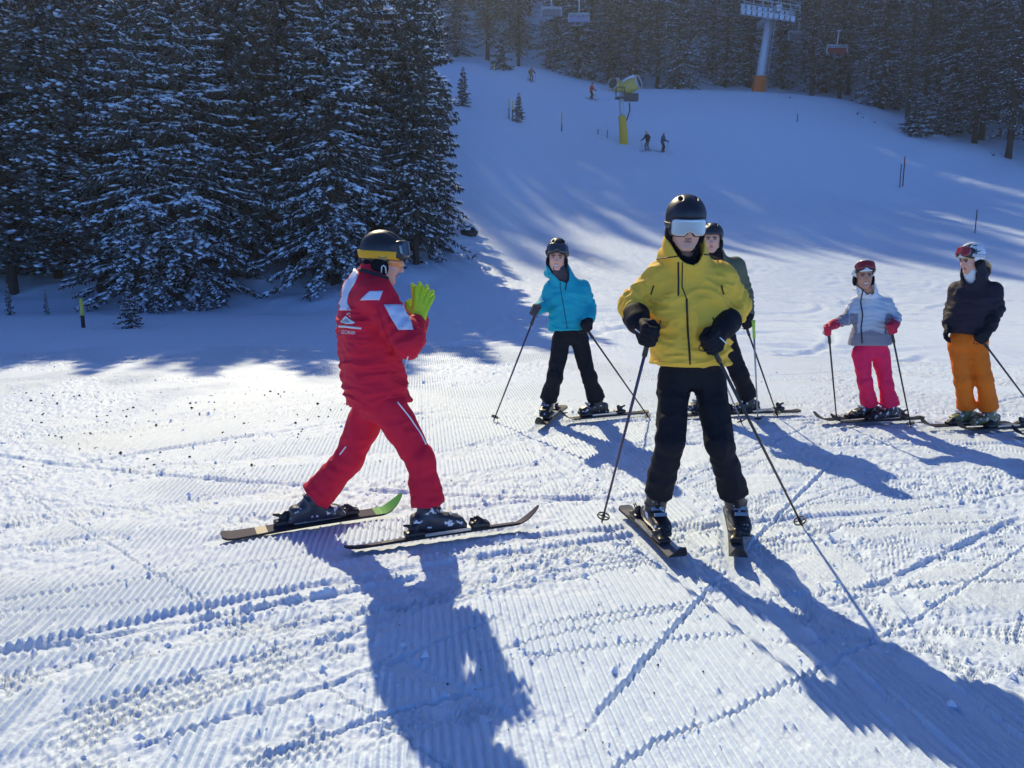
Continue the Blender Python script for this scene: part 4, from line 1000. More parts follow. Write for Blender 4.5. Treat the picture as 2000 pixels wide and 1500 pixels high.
seam('collar_trim', jf, [(704, 529), (728, 534), (756, 545)], (3.5, 4.5), .011, M_DARKTRIM, jk)
M_LOGO = mat('white badge print', (.75, .74, .72), .6, .3)
patch('badge', jf, [(675, 676, 617.5), (671, 681, 622), (667, 690, 627.5), (665, 694, 629.5), (676, 688, 632.5)], yr, M_LOGO, jk, 8, 10)
patch('badge_grey', jf, [(676, 677, 622), (673, 682, 626), (671, 684, 629.5)], yr, mat('grey badge print', (.30, .33, .33), .6, .3), jk, 6, 6, .0065)  # grey inside of the mountain print
for a in ([(678, 614.5), (681, 611.5), (684, 612.5)], [(682, 616), (685, 619.5)]): seam('badge_line', jf, a, yr, .0022, M_LOGO, jk, 4)
seam('print_line', jf, [(663, 637), (690, 639), (706, 641)], yr, .006, M_LOGO, jk); lettering('lettering', 'LECHNER', jf, 668, 644, 27, 7.5, .08, yr, M_LOGO, jk)
seam('sleeve_seam', jf, [(735, 600), (752, 650), (772, 690)], yr, .003, M_RED, jk)
tf = g['trou']
seam('side_piping', tf, [(776, 785), (800, 815), (822, 848), (832, 868)], yr, .004, M_WHITE, g['tr']); seam('side_piping', tf, [(676, 872), (664, 888)], yr, .004, M_WHITE, g['tr'])
seam('jacket_zip_end', jf, [(797, 696), (790, 716)], yr, .004, M_WHITE, jk)
H = J['head']; Geo().tube(H.world(np.array([[.104, .030, -.060], [.107, .022, -.030], [.107, .010, -.022], [.106, .002, -.032], [.104, .006, -.062]])), .0035, 6).put('strap_loop', M_WHITE, INS, True)
Geo().tube(H.world(np.column_stack([.062 * np.cos(np.linspace(-.3, 3.44, 15)), .036 + .062 * np.sin(np.linspace(-.3, 3.44, 15)), np.full(15, .002)])), .015, 8, flat=1.5).put('sunglasses', M_ORANGELENS, INS, True)
Geo().box(H.world([[.103, -.004, .026]])[0], (.022, .006, .020), np.column_stack([H.F, H.R, H.U])).put('strap_buckle', mat('buckle brown', (.35, .20, .04), .4, .5), INS)
for s in 'RL':
    wr = J['wr' + s]; side = 1 if s == 'R' else -1; hd = unit(arr(.28, .30, .92) if s == 'R' else arr(.10, .30, .95)); n = -Rd * side; uu = unit(np.cross(hd, n) * (1 if s == 'R' else -1))
    uu = unit(-Fd * .8 + arr(0, 0, .3) - hd * ((-Fd * .8 + arr(0, 0, .3)) @ hd))
    ch = open_hand(wr, hd, uu, n, 1.08, .17 if s == 'R' else .22, .10, .9)
    gl, _ = glove('glove', INS, ch, M_LIME, .0055)
    a = J['el' + s]; Geo().tube([wr - hd * .075 + unit(a - wr) * .015, wr - hd * .02], [.052, .047], 14).put('glove_cuff', M_BLACKCLOTH, gl, True)
ski(*SKIS['insL'], M_SKIK, 'short ski with green tip under the trailing boot of the red instructor', accent=M_SKIV, tipc=M_SKIG, boot_at=.50, w=.050, roll=.20)
ski(*SKIS['insR'], M_SKIK, 'dark short ski under the leading boot of the red instructor', accent=M_SKIV, boot_at=.50, w=.046, roll=-.22)

# ---------- woman in teal
M_TEAL = cloth('teal cloth', (.008, .38, .47), .7, .3, 70); M_GREYFLEECE = mat('grey fleece', (.07, .06, .07), .95, .1, (150, .5), dist=.003)
J = dict(head=Head(at(1088, 503, 7.05), (-.10, -1, -.05), (.05, 0, 1), .97), shR=at(1078, 563, 7.10), shL=at(1137, 562, 7.12), elR=at(1066, 594, 7.14), elL=at(1151, 600, 7.16), wrR=at(1047, 604, 6.98), wrL=at(1151, 627, 6.98),
 hipR=at(1097, 662, 7.12), hipL=at(1131, 662, 7.12), hem=at(1112, 643, 7.10), knR=at(1084, 735, 7.02), knL=at(1150, 735, 7.05), anR=foot(1069, 800, 7.10), anL=foot(1167, 800, 7.12), toeR=arr(-.25, -1, 0), toeL=arr(-.95, -.45, 0))
TEA, g = person('smiling woman in a teal jacket and black trousers with a black helmet', J, dict(h=.010, hb=.010, k=.92, tall=.030, fem=1, smile=True, torso=[(0, .205, .150), (.15, .205, .150), (.5, .190, .140), (.78, .200, .142), (.93, .170, .115), (1, .12, .095)],
 arm=(.078, .070, .060), jacket=M_TEAL, trousers=M_BLACKCLOTH, thigh=.090, knee=.074, cuff=.078, cuff_up=.15, helmet=M_MATTBLACK, hh=.008, warmer=M_GREYFLEECE, warm_up=.10, warm_r=.076, n0z=.085, hood=(.9, .042), hoodz=-.025, collar_up=.35, collar_lo=.125, collar_hi=.108, cav=.068, vdrop=.05, seed=1.1,
 goggles=dict(tilt=.42, lens=M_DARKLENS, frame=M_BLACK, strap=M_BLACK, strap_z=.04, strap_slope=.35)))
jf, jk, yr = g['jack'], g['jk'], (6.6, 7.3)
seam('zip', jf, [(1095, 538), (1094, 560), (1101, 600), (1108, 642)], yr, .004, mat('dark teal zip', (.004, .10, .14), .6, .3), jk); seam('neck_zip', jf, [(1094.5, 536), (1094, 549)], yr, .006, M_ZIP, jk)
seam('chest_pocket_zip', jf, [(1108, 545), (1104, 567)], yr, .006, mat('navy zip', (.01, .01, .06), .5, .3), jk); seam('hem_seam', jf, [(1072, 640), (1110, 643), (1145, 641)], yr, .004, M_TEAL, jk)
for s, (tx, ty) in (('R', (962, 823)), ('L', (1272, 818))):
    tip = gtip(tx, ty); wr = J['wr' + s]; fd = unit(wr - J['el' + s] + arr(0, -.04, 0)); ch, Q, u = grip_hand(wr, fd, tip, s == 'R', 1.04, wr - J['el' + s], .86); glove('glove', TEA, ch, M_GREYFLEECE if s == 'R' else M_BLACKCLOTH, .009)
    pole(tip, Q, u, 'dark pole held out by the teal jacket woman on the side of the red instructor' if s == 'R' else 'black pole slanting from the teal jacket woman toward the yellow jacket man', M_SHAFTP if s == 'R' else M_SHAFTK, top=.05)
ski(*SKIS['teaR'], M_SKIK, 'dark ski pointing forward under the teal jacket woman', boot_at=.48, w=.055)
ski(*SKIS['teaL'], M_SKIK, 'dark ski turned sideways under the teal jacket woman', boot_at=.52, w=.055)

TALL[0] = .030; HT = J['head']; seam('helmet_mark', lambda P: helm_out(HT.loc(P), .004) * HT.s, [(1104, 481), (1104.5, 474), (1107, 473.5), (1107, 480)], (6.6, 7.3), .005, M_WHITE, TEA)
# ---------- man in olive, mostly hidden by the yellow jacket
M_OLIVE = cloth('olive cloth', (.13, .14, .085), .75, .3, 70)
J = dict(head=Head(at(1391, 468, 7.32), (-.35, -1, -.05), size=.97), shR=at(1372, 523, 7.38), shL=at(1437, 520, 7.40), elR=at(1352, 572, 7.38), elL=at(1455, 575, 7.42), wrR=at(1362, 620, 7.20), wrL=at(1462, 622, 7.22),
 hipR=at(1384, 662, 7.40), hipL=at(1416, 662, 7.40), hem=at(1402, 640, 7.40), knR=at(1378, 732, 7.34), knL=at(1444, 732, 7.34), anR=foot(1372, 800, 7.38), anL=foot(1463, 800, 7.40), toeR=arr(-.8, -.6, 0), toeL=arr(-.95, -.35, 0))
OLI, g = person('man in an olive jacket and black trousers half hidden behind the yellow jacket man', J, dict(h=.011, hb=.011, k=1.0, torso=[(0, .20, .15), (.5, .195, .145), (.78, .215, .15), (.93, .20, .125), (1, .15, .105)], arm=(.085, .074, .060), jacket=M_OLIVE, trousers=M_BLACKCLOTH,
 thigh=.095, knee=.082, cuff=.078, cuff_up=.14, helmet=M_MATTBLACK, hh=.009, seed=3.3, warmer=M_LINER, collar_up=.35))
for s, (tx, ty) in (('R', (1453, 832)), ('L', (1521, 815))):
    tip = gtip(tx, ty); wr = J['wr' + s] if s == 'L' else at(1452, 628, 7.1); fd = unit(wr - J['el' + s] + arr(0, -.04, 0)); ch, Q, u = grip_hand(J['wr' + s], unit(J['wr' + s] - J['el' + s] + arr(0, -.05, 0)), tip, s == 'R', 1.1); glove('glove', OLI, ch, M_BLACKCLOTH, .008)
    pole(tip, Q, u, 'grey pole of the olive jacket man planted between him and the yellow jacket man' if s == 'R' else 'dark slanting pole in the hand of the olive jacket man', M_SHAFTG if s == 'R' else M_SHAFTK)
t_ = gtip(1481, 828); q_ = at(1472.5, 640, 7.05); pole(t_, q_, unit(q_ - t_), 'upright grey pole with a lime green grip beside the olive jacket man', M_SHAFTG, M_GRIPLIME, top=.09, strap=False)
ski(*SKIS['oliL'], M_SKIK, 'dark ski under the boot of the olive jacket man nearer the lime grip pole', boot_at=.45, w=.055)
ski(*SKIS['oliR'], M_SKIK, 'dark ski of the olive jacket man seen between the legs of the yellow jacket man', boot_at=.45, w=.055)

# ---------- woman in silver jacket and pink trousers
M_PINK = cloth('pink trousers cloth', (.80, .018, .10), .65, .25, 70); M_SILV = cloth('pale quilted cloth', (.47, .54, .62), .55, .2, 70); M_SGREY = cloth('mid grey panel cloth', (.24, .24, .29), .7, .3, 70); M_PGLOVE = cloth('pink red glove cloth', (.55, .02, .06), .6, .4, 60); M_WHELM = mat('white helmet shell', (.74, .76, .78), .3, .5, (70, .04))
M_FLEECEW = mat('white fleece collar', (.74, .75, .76), .9, .2, (150, .5), dist=.003)
Fd2 = unit([-.28, -1, 0]); R2 = np.cross(Fd2, [0, 0, 1]); c2 = at(1701, 593, 7.24)
J = dict(head=Head(at(1687, 539, 7.16), (-.18, -1, -.02), (-.06, 0, 1), .92), shR=c2 + R2 * .125, shL=c2 - R2 * .125, elR=at(1656, 622, 7.26), elL=at(1748, 622, 7.22), wrR=at(1621, 637, 7.08), wrL=at(1747, 636, 7.02),
 hipR=at(1681, 690, 7.26), hipL=at(1719, 690, 7.26), hem=at(1699, 672, 7.25), knR=at(1690, 750, 7.20), knL=at(1730, 750, 7.20), anR=foot(1697, 810, 7.28), anL=foot(1739, 810, 7.20), toeR=arr(-.95, -.35, 0), toeL=arr(-.95, -.40, 0))
def pfn(C, R, F, J): 
    c = (J['shR'] + J['shL']) / 2; u = np.abs((C - c) @ R); low = C[:, 2] + .30 * u < J['hem'][2] + .145
    side = (u > .115) & (u < .19) & (C[:, 2] < c[2] - .09) & ((C - c) @ F > -.2); armR = (C - c) @ R > .20
    return np.where(low | side | armR, 1, 0) + np.where(C[:, 2] > c[2] + .055, 2, 0) * (1 - np.where(low | side, 1, 0))
PIN, g = person('woman in a pale silver quilted jacket, bright pink trousers and white helmet', J, dict(h=.010, hb=.010, k=.88, fem=1, smile=True, skin=M_SKIN2, torso=[(0, .215, .155), (.2, .200, .150), (.5, .180, .138), (.78, .190, .142), (.93, .165, .115), (1, .12, .095)],
 arm=(.076, .068, .058), jacket=[M_SILV, M_SGREY, M_FLEECEW, M_FLEECEW], jfn=pfn, quilt=True, drape=.006, trousers=M_PINK, thigh=.092, knee=.070, cuff=.080, cuff_up=.10, helmet=M_WHELM, hh=.008, hood=(.7, .036), collar_up=.7, collar_lo=.11, collar_hi=.098, cav=.056, n0z=.11, vdrop=.04, seed=4.2,
 goggles=dict(tilt=.62, lens=M_REDLENS, frame=M_BLACK, strap=M_WHELM, strap_z=.05, strap_slope=.4)))
jf, jk, yr = g['jack'], g['jk'], (6.6, 7.4)
seam('zip', jf, [(1686, 564), (1681, 590), (1685, 615), (1682, 640), (1684, 671)], yr, .006, M_DARKTRIM, jk, 24)
for s, (tx, ty) in (('R', (1635, 822)), ('L', (1781, 836))):
    tip = gtip(tx, ty); wr = J['wr' + s]; fd = unit(wr - J['el' + s] + arr(0, -.03, 0)); ch, Q, u = grip_hand(wr, fd, tip, s == 'R', 1.0, wr - J['el' + s], .84); glove('glove', PIN, ch, M_PGLOVE, .009)
    pole(tip, Q, u, 'black pole held at arm length by the woman in pink trousers' if s == 'R' else 'black pole of the woman in pink trousers on the side of the orange trousers', M_SHAFTK)
ski(*SKIS['pinR'], M_SKIK, 'dark ski under the woman in pink trousers, the one with its tip farther forward', boot_at=.42, w=.05)
ski(*SKIS['pinL'], M_SKIK, 'dark ski under the woman in pink trousers beside her black pole basket', boot_at=.40, w=.05)

# ---------- woman in dark jacket and orange trousers
M_ORANGE = cloth('orange trousers cloth', (.75, .17, .01), .7, .3, 70); M_NIGHT = cloth('black violet jacket cloth', (.022, .017, .028), .7, .3, 70); M_BLOND = mat('blond hair', (.72, .50, .26), .5, .4, (90, .4))
Fd3 = unit([-.62, -.78, 0]); R3_ = np.cross(Fd3, [0, 0, 1]); c3 = at(1905, 567, 7.06)
J = dict(head=Head(at(1897, 508, 7.03), (-1, -.20, -.24), size=.94), shR=c3 + R3_ * .140, shL=c3 - R3_ * .140, elR=at(1862, 608, 7.18), elL=at(1943, 604, 6.94), wrR=at(1852, 634, 7.08), wrL=at(1931, 644, 6.86),
 hipR=at(1872, 672, 7.10), hipL=at(1909, 672, 7.04), hem=at(1888, 652, 7.07), knR=at(1881, 745, 7.04), knL=at(1923, 745, 6.98), anR=foot(1889, 810, 7.12), anL=foot(1933, 810, 7.03), toeR=arr(-.95, -.32, 0), toeL=arr(-.95, -.32, 0))
ORA, g = person('woman in a black jacket and orange trousers with a white patterned helmet', J, dict(h=.010, hb=.010, k=.95, tall=.018, fem=1, hipdir=np.cross(unit([-.5, -.85, 0]), [0, 0, 1]), torso=[(0, .195, .165), (.2, .198, .168), (.5, .195, .160), (.78, .200, .155), (.93, .175, .125), (1, .13, .10)],
 arm=(.080, .074, .062), jacket=M_NIGHT, trousers=M_ORANGE, thigh=.090, knee=.072, cuff=.076, cuff_up=.17, helmet=M_WHELM, hh=.008, hood=(1.0, .050), collar_up=.5, collar_lo=.12, collar_hi=.105, cav=.062, seed=5.5, warmer=M_FLEECEW, warm_up=.11, boot=M_BOOTG,
 goggles=dict(tilt=.55, lens=M_REDLENS, frame=M_MATTBLACK, strap=mat('patterned strap', (.5, .5, .54), .6, .3, None, .9, 60), strap_z=.045, strap_slope=.30)))
H = J['head']; gh = Geo(); rh = random.Random(3)
for i in range(26):
    b = rh.uniform(-.05, .05); p0 = arr(b, -.10, -.03 + rh.uniform(-.01, .01)); gh.tube(H.world([p0, p0 + arr(b * .2, -.035, -.03), p0 + arr(b * .3, -.055, -.08), p0 + arr(b * .3 + rh.uniform(-.01, .01), -.05, -.13 + rh.uniform(-.02, .02))]), [.007, .009, .008, .002], 5)
for i in range(16):
    b = rh.uniform(-.06, .06); p0 = arr(b, .075 - abs(b) * .3, .05); gh.tube(H.world([p0, p0 + arr(0, .018, -.012), p0 + arr(b * .2, .018, -.032)]), [.006, .006, .002], 5)
gh.put('hair', M_BLOND, ORA, True)
TALL[0] = .018
lettering('helmet_lettering', 'Shred', lambda P: helm_out(H.loc(P), .010) * H.s, 1876, 482, 32, 10, .12, (6.6, 7.3), M_BLACK, ORA)
for a_ in ([(1880, 482), (1896, 478), (1908, 480)], [(1898, 492), (1908, 492), (1915, 490)]): seam('helmet_stripe', lambda P: helm_out(H.loc(P), .003) * H.s, a_, (6.6, 7.3), .004, M_BLACK, ORA)
tip = arr(gpt(2000, 740)[0] + .0, 6.9, 0); tip = at(2062, 800, 6.98); tip[2] = gz(tip[0], tip[1])
for s in 'RL':
    wr = J['wr' + s]; fd = unit(wr - J['el' + s])
    if s == 'L':
        ch, Q, u = grip_hand(wr, unit(fd + arr(0, 0, -.3)), tip, False, 1.12); pole(tip, Q, u, 'dark pole slanting out behind the woman in orange trousers', M_SHAFTK)
    else: ch = open_hand(wr, unit(fd + arr(-.1, -.1, -.6)), -Fd3 * -1, R3_ * -1, 1.12, .04, .55, .6)
    glove('glove', ORA, ch, M_BLACKCLOTH, .009)
ski(*SKIS['oraR'], M_SKIK, 'black ski under the boot of the woman in orange trousers nearer the pink trousers', boot_at=.46, w=.055)
ski(*SKIS['oraL'], M_SKIK, 'black ski under the boot of the woman in orange trousers nearer her slanting pole', boot_at=.42, w=.055)
p = gpt(1975, 856); ski((p[0] + 1.0, p[1] + .12, 0), (p[0], p[1], 0), M_SKIK, 'black ski tip poking in beside the woman in orange trousers', boot_at=.5, w=.055, bind=False)
# ------------------------------------------------------------------ snow gun, chairlift, markers, saplings, far skiers
M_YELPAD = mat('yellow foam pad', (.72, .42, .03), .7, .3, (12, .3), .12, 4); M_GUNY = mat('yellow fan housing', (.62, .46, .10), .5, .4, None, .15, 3); M_GALV = mat('galvanised steel', (.46, .49, .54), .5, .5, (30, .1), .12, 3, metal=.2)
M_ORPAD = mat('orange foam pad', (.62, .13, .03), .75, .3, (8, .3), .1, 3); M_DKBOX = mat('dark control box', (.03, .03, .04), .5, .4); M_CABLE = mat('steel rope', (.10, .10, .12), .5, .4); M_REDSEAT = mat('red seat pad', (.26, .035, .04), .7, .3); M_GREYSEAT = mat('grey seat pad', (.16, .17, .22), .7, .3)
M_MY = mat('yellow marker', (.62, .50, .10), .6, .3); M_MK = mat('black marker', (.02, .02, .025), .6, .3); M_MR = mat('red marker', (.55, .03, .03), .6, .3); M_MW = mat('white marker', (.7, .7, .72), .6, .3)
def snow_gun(px, py, label, Y=None, full=True, s=1.0, face=(.75, -.45, .28)):
    b = gpt(px, py) if Y is None else at(px, py, Y); Y = b[1]; b = arr(b[0], b[1], gz(b[0], b[1])); m = Y / FPX
    r = link('snow_gun', None, None, tuple(b), label, 'snow gun'); r.empty_display_size = .5
    def W(dx, up, dy=0): return b + arr(dx * m, dy, up * m)
    if full:
        Geo().tube([W(2, -6), W(1, 10), W(-1, 30), W(-3, 50)], [.40, .38, .35, .34], 8).put('foam_pad', M_YELPAD, r)
        Geo().tube([W(-3, 46), W(-6, 92)], [.21, .19], 10).put('mast', M_GALV, r, True)
        g = Geo(); g.box(W(-8, 82), (.36, .45, .05)); 
        for sx in (-.36, .36):
            for sy in (-.45, .45): g.tube([W(-8, 82) + arr(sx, sy, 0), W(-8, 82) + arr(sx, sy, .85)], .03, 5)
        for z in (.45, .85):
            g.tube([W(-8, 82) + arr(-.36, -.45, z), W(-8, 82) + arr(.36, -.45, z)], .028, 5); g.tube([W(-8, 82) + arr(-.36, -.45, z), W(-8, 82) + arr(-.36, .45, z)], .028, 5)
        g.put('platform', M_DKBOX, r)
        Geo().box(W(13, 83, -.1), (.60, .30, .30)).put('control_box', M_DKBOX, r)
        Geo().tube([W(10, 74), W(11, 60), W(7, 46), W(2, 38)], .06, 8).put('hose', M_DKBOX, r, True)
        c = W(10, 104)
    else:
        Geo().tube([b - arr(0, 0, .5), W(0, 2)], .14, 8).put('mast', M_GALV, r, True); c = W(0, 9)
    a = unit(face); s = s * 1.2; ln = .72 * s
    Geo().tube([c - a * ln, c - a * ln * .9, c - a * ln * .3, c + a * ln * .5, c + a * ln * .92, c + a * ln], np.array([.30, .46, .55, .52, .47, .44]) * s, 16).put('fan_housing', M_GUNY, r, True)
    Geo().tube([c + a * ln * .9, c + a * ln * 1.12], np.array([.50, .52]) * s, 16, False).put('nozzle_ring', M_GALV, r, True)
    Geo().tube([c + a * ln * 1.004, c + a * ln * 1.02], np.array([.42, .36]) * s, 16).put('fan_mouth', M_DKBOX, r)
    w = np.linspace(0, np.pi, 9); u = unit(np.cross(a, [0, 0, 1])); v = np.cross(u, a); v = v if v[2] > 0 else -v
    V = []; 
    for q in (-.85, -.4, .1, .6, .85):
        rr = np.interp(q, [-1, -.3, .5, 1], [.30, .56, .54, .47]) * s
        V.append(c + a * ln * q + (rr + .012) * (np.cos(w)[:, None] * u * .8 + np.maximum(np.sin(w)[:, None], .62) * v) + .10 * s * np.sin(w)[:, None] * v)
    V = np.concatenate(V); i = np.arange(8); Q = np.concatenate([np.stack([k * 9 + i, k * 9 + i + 1, k * 9 + 10 + i, k * 9 + 9 + i], 1) for k in range(4)]); wpart('snow_cap', V, Q, M_CROWNSNOW, r)
    Geo().tube([c - arr(0, 0, .55 * s), c - arr(0, 0, .9 * s)], .10, 8).put('yoke', M_GALV, r, True)
    return r
snow_gun(1217, 281, 'tall snow gun with yellow padded mast on the open slope')
snow_gun(1205, 169, 'smaller yellow snow gun head with snow on top at the crest', Y=93, full=False, s=1.05, face=(-.6, -.75, .15))

def lift():
    Yp = 96.0; b = at(1483, 172, Yp); b = arr(b[0], Yp, gz(b[0], Yp)); m = Yp / FPX
    r = link('lift_pylon', None, None, tuple(b), 'leaning grey lift pylon with orange padded foot on the crest', 'pylon'); r.empty_display_size = 1
    def W(px, py, dy=0): return at(px, py, Yp + dy)
    Geo().tube([b - arr(0, 0, 1), W(1482, 170), W(1484, 150)], [.82, .82, .76], 6).put('foam_pad', M_ORPAD, r)
    Geo().tube([b, W(1484, 155), W(1492, 100), W(1502, 36)], [.56, .54, .46, .38], 14).put('mast', M_GALV, r, True)
    Geo().box(W(1502, 34, 1), (.3, 3.6, .35)).put('crossarm', M_GALV, r)
    lad = Geo()
    for s_ in (-.18, .18): lad.tube([W(1493, 150) + arr(s_, -.62, 0), W(1510, 40) + arr(s_, -.5, 0)], .03, 4)
    for t in np.linspace(.02, .98, 20): p = W(1493, 150) * (1 - t) + W(1510, 40) * t + arr(0, -.56, 0); lad.tube([p - arr(.18, 0, 0), p + arr(.18, 0, 0)], .02, 4)
    lad.put('ladder', M_GALV, r)
    ropes = []
    for k, dy in enumerate((-2.2, 4.6)):
        A, B = W(1446, 17 - 9 * k, dy), W(1554, 33 - 9 * k, dy); d = unit(B - A); L = np.linalg.norm(B - A)
        bm = Geo().tube([A, B], .11, 6).tube([A - arr(0, 0, .55), B - arr(0, 0, .55)], .05, 5).put('sheave_beam', M_GALV, r)
        for i in range(10):
            c = A + d * L * (i + .5) / 10 + arr(0, 0, -.28); Geo().tube([c - arr(0, .09, 0), c + arr(0, .09, 0)], .27, 12).put('sheave', M_STEEL if i % 2 else M_GALV, bm)
        rail = Geo()
        for z in (.55, 1.05): rail.tube([A + arr(.4, -.5, z), B + arr(.2, -.5, z)], .035, 4)
        for t in np.linspace(0, 1, 7): p = A * (1 - t) + B * t; rail.tube([p + arr(.3, -.5, 0), p + arr(.3, -.5, 1.05)], .03, 4)
        rail.put('railing', M_GALV, r)
        x = np.linspace(-1, 1, 41); P0 = A + d * L / 2
        far = P0 + np.outer(x * 75, d) ; far[:, 2] += -.8 + 0.0009 * (x * 75) ** 2 * np.where(x < 0, 1, .6) + np.where(x < 0, .02 * -x * 75, -.02 * x * 75) * .5
        ro = Geo().tube(far, .032, 6).put('lift_rope', M_CABLE, None, True, base=P0, label='steel haul rope of the chairlift ' + ('carrying the visible chairs' if k == 0 else 'on the far side of the pylon'), cat='rope')
        ropes.append(far)
    return ropes
ROPES = lift()
def chair(px, py, k, label, seat):
    """chair whose seat middle is seen at px, py, hung from rope k"""
    R_ = ROPES[k]; Yc = R_[20, 1]; c = at(px, py, Yc); z = np.interp(c[0], R_[:, 0], R_[:, 2]); Yc = np.interp(c[0], R_[:, 0], R_[:, 1]); c = at(px, py, Yc); top = arr(c[0], c[1], z)
    r = link('lift_chair', None, None, tuple(c), label, 'lift chair', 'chairs hanging on the lift'); r.empty_display_size = .5
    Geo().tube([top + arr(-.25, 0, .05), top + arr(.25, 0, .05)], .09, 8).put('rope_grip', M_GALV, r)
    Geo().tube([top, c + arr(0, .25, max(1.4, .5)), c + arr(0, .30, .95)], .085, 8).put('hanger', M_GALV, r, True)
    w = 1.15
    f = Geo(); f.tube([c + arr(-w, .3, .95), c + arr(w, .3, .95)], .085, 6)
    for s in (-1, 1): f.tube([c + arr(s * w, .3, .95), c + arr(s * w * 1.02, .25, .5), c + arr(s * w, .25, .0), c + arr(s * w, -.25, -.05)], .08, 6)
    f.put('frame', M_GALV, r, True)
    Geo().box(c + arr(0, 0, 0), (w * .95, .26, .06)).put('seat', seat, r); Geo().box(c + arr(0, .28, .38), (w * .95, .05, .26), np.array([[1, 0, 0], [0, .96, -.27], [0, .27, .96]])).put('backrest', seat, r)
    Geo().tube([c + arr(-w, .2, .7), c + arr(-w * .9, -.5, .55), c + arr(w * .9, -.5, .55), c + arr(w, .2, .7)], .055, 6).put('safety_bar', M_GALV, r, True)
    Geo().tube([c + arr(-.5, -.3, -.05), c + arr(-.45, -.35, -.5), c + arr(.45, -.35, -.5), c + arr(.5, -.3, -.05)], .028, 6).put('footrest', M_GALV, r, True)
    return r
chair(1077, 30, 0, 'grey lift chair hanging above the slope, the one farther from the pylon', M_GREYSEAT); chair(1131, 42, 0, 'pale violet lift chair hanging above the slope beside another grey chair', mat('violet seat pad', (.30, .28, .42), .7, .3))
chair(1560, 76, 1, 'dim grey lift chair hanging just past the pylon', M_GREYSEAT); chair(1636, 104, 0, 'lift chair with red seat hanging in front of the dark wood', M_REDSEAT)

def marker(px, py, top, label, lo=M_MK, up=M_MY, r=.03, group=None, split=.55, lean=0.0, Y=None):
    b = gpt(px, py) if Y is None else at(px, py, Y); b[2] = gz(b[0], b[1]); h = (py - top) * b[1] / FPX; a = link('marker_pole', None, None, tuple(b), label, 'marker pole', group); a.empty_display_size = .1
    e = b + arr(lean * h, 0, h); mid = b + (e - b) * split
    Geo().tube([b - arr(0, 0, .2), mid], r, 8).put('lower_section', lo, a, True); Geo().tube([mid, mid + (e - b) * .03, e], [r * 1.06, r * 1.06, r * .95], 8).put('upper_section', up, a, True)
    return a
marker(163, 640, 583, 'yellow and black marker pole in front of the wood', M_MK, M_MY, .04, split=.42)
marker(1757, 366, 312, 'thin black marker pole with a pale tip, beside a red tipped one', M_MK, M_MW, .035, split=.8); marker(1763, 364, 309, 'red tipped marker pole standing on the open slope', M_MK, M_MR, .045, split=.78)
marker(1904, 456, 411, 'thin black marker pole alone above the woman in orange trousers', M_MK, M_MK, .03); marker(1557, 237, 211, 'slim marker pole on the slope below the lift pylon', M_MK, M_MW, .04)
for px, py, tp in ((994, 232, 196), (1001, 236, 200)): marker(px, py, tp, 'thin piste pole beside the lone sapling with the reddish top', M_MK, M_MY, .05, 'poles beside the lone sapling')
marker(1097, 256, 223, 'yellow and black piste pole between the lone sapling and the snow gun', M_MK, M_MY, .055, split=.4); marker(966, 150, 127, 'pale piste pole at the top of the hill near the wood', M_MW, M_MY, .06)
for px, py, tp in ((1168, 262, 246), (1186, 270, 243)): marker(px, py, tp, 'slender piste pole close to the foot of the snow gun', M_MK, M_MW, .04, 'poles beside the snow gun')
for px, py, tp, r_ in ((92, 618, 570, .035), (32, 616, 585, .02)): pass

# small trees
def small(px, py, hpx, label, Y=None, wide=1.0, rz=0):
    b = gpt(px, py) if Y is None else at(px, py, Y); h = hpx * b[1] / FPX; return tree('s', b[0], b[1], h, label, None, rz, wide, 'young_spruce', gz(b[0], b[1]) - .05)
small(905, 209, 72, 'young snowy spruce at the edge of the wood on the slope', wide=.9); small(1013, 237, 52, 'lone sapling with snow and a reddish top beside thin poles', wide=1.0, rz=1)
small(1076, 136, 68, 'small slim snowy spruce standing below the lift chairs', wide=.9, rz=2); small(978, 136, 80, 'young spruce at the top of the hill beside the pale pole', wide=1.2, rz=3)
small(1792, 266, 78, 'bushy young spruce at the crest beside the orange pad', wide=1.9, rz=4); small(1838, 262, 95, 'young spruce on the crest behind the bushy one', wide=1.1, rz=5)
small(92, 617, 56, 'thin sapling in the snow bank beside the yellow and black pole', wide=.45, rz=1.5); small(20, 618, 66, 'wispy sapling at the foot of the stone pine', wide=.6, rz=.3); small(255, 640, 84, 'low spruce bough heaped with snow beside the bare trunk', wide=1.3, rz=2.7)
b = gpt(1802, 264); b[2] = gz(b[0], b[1]); g = Geo(); g.tube([b + arr(-.85, -.4, .14), b + arr(-.3, -.4, .2), b + arr(.3, -.4, .2), b + arr(.85, -.4, .12)], [.10, .2, .2, .08], 10, True, .7); g.put('crash_pad', M_ORPAD, None, True, base=b, label='small orange pad lying under the bushy young spruce', cat='pad')

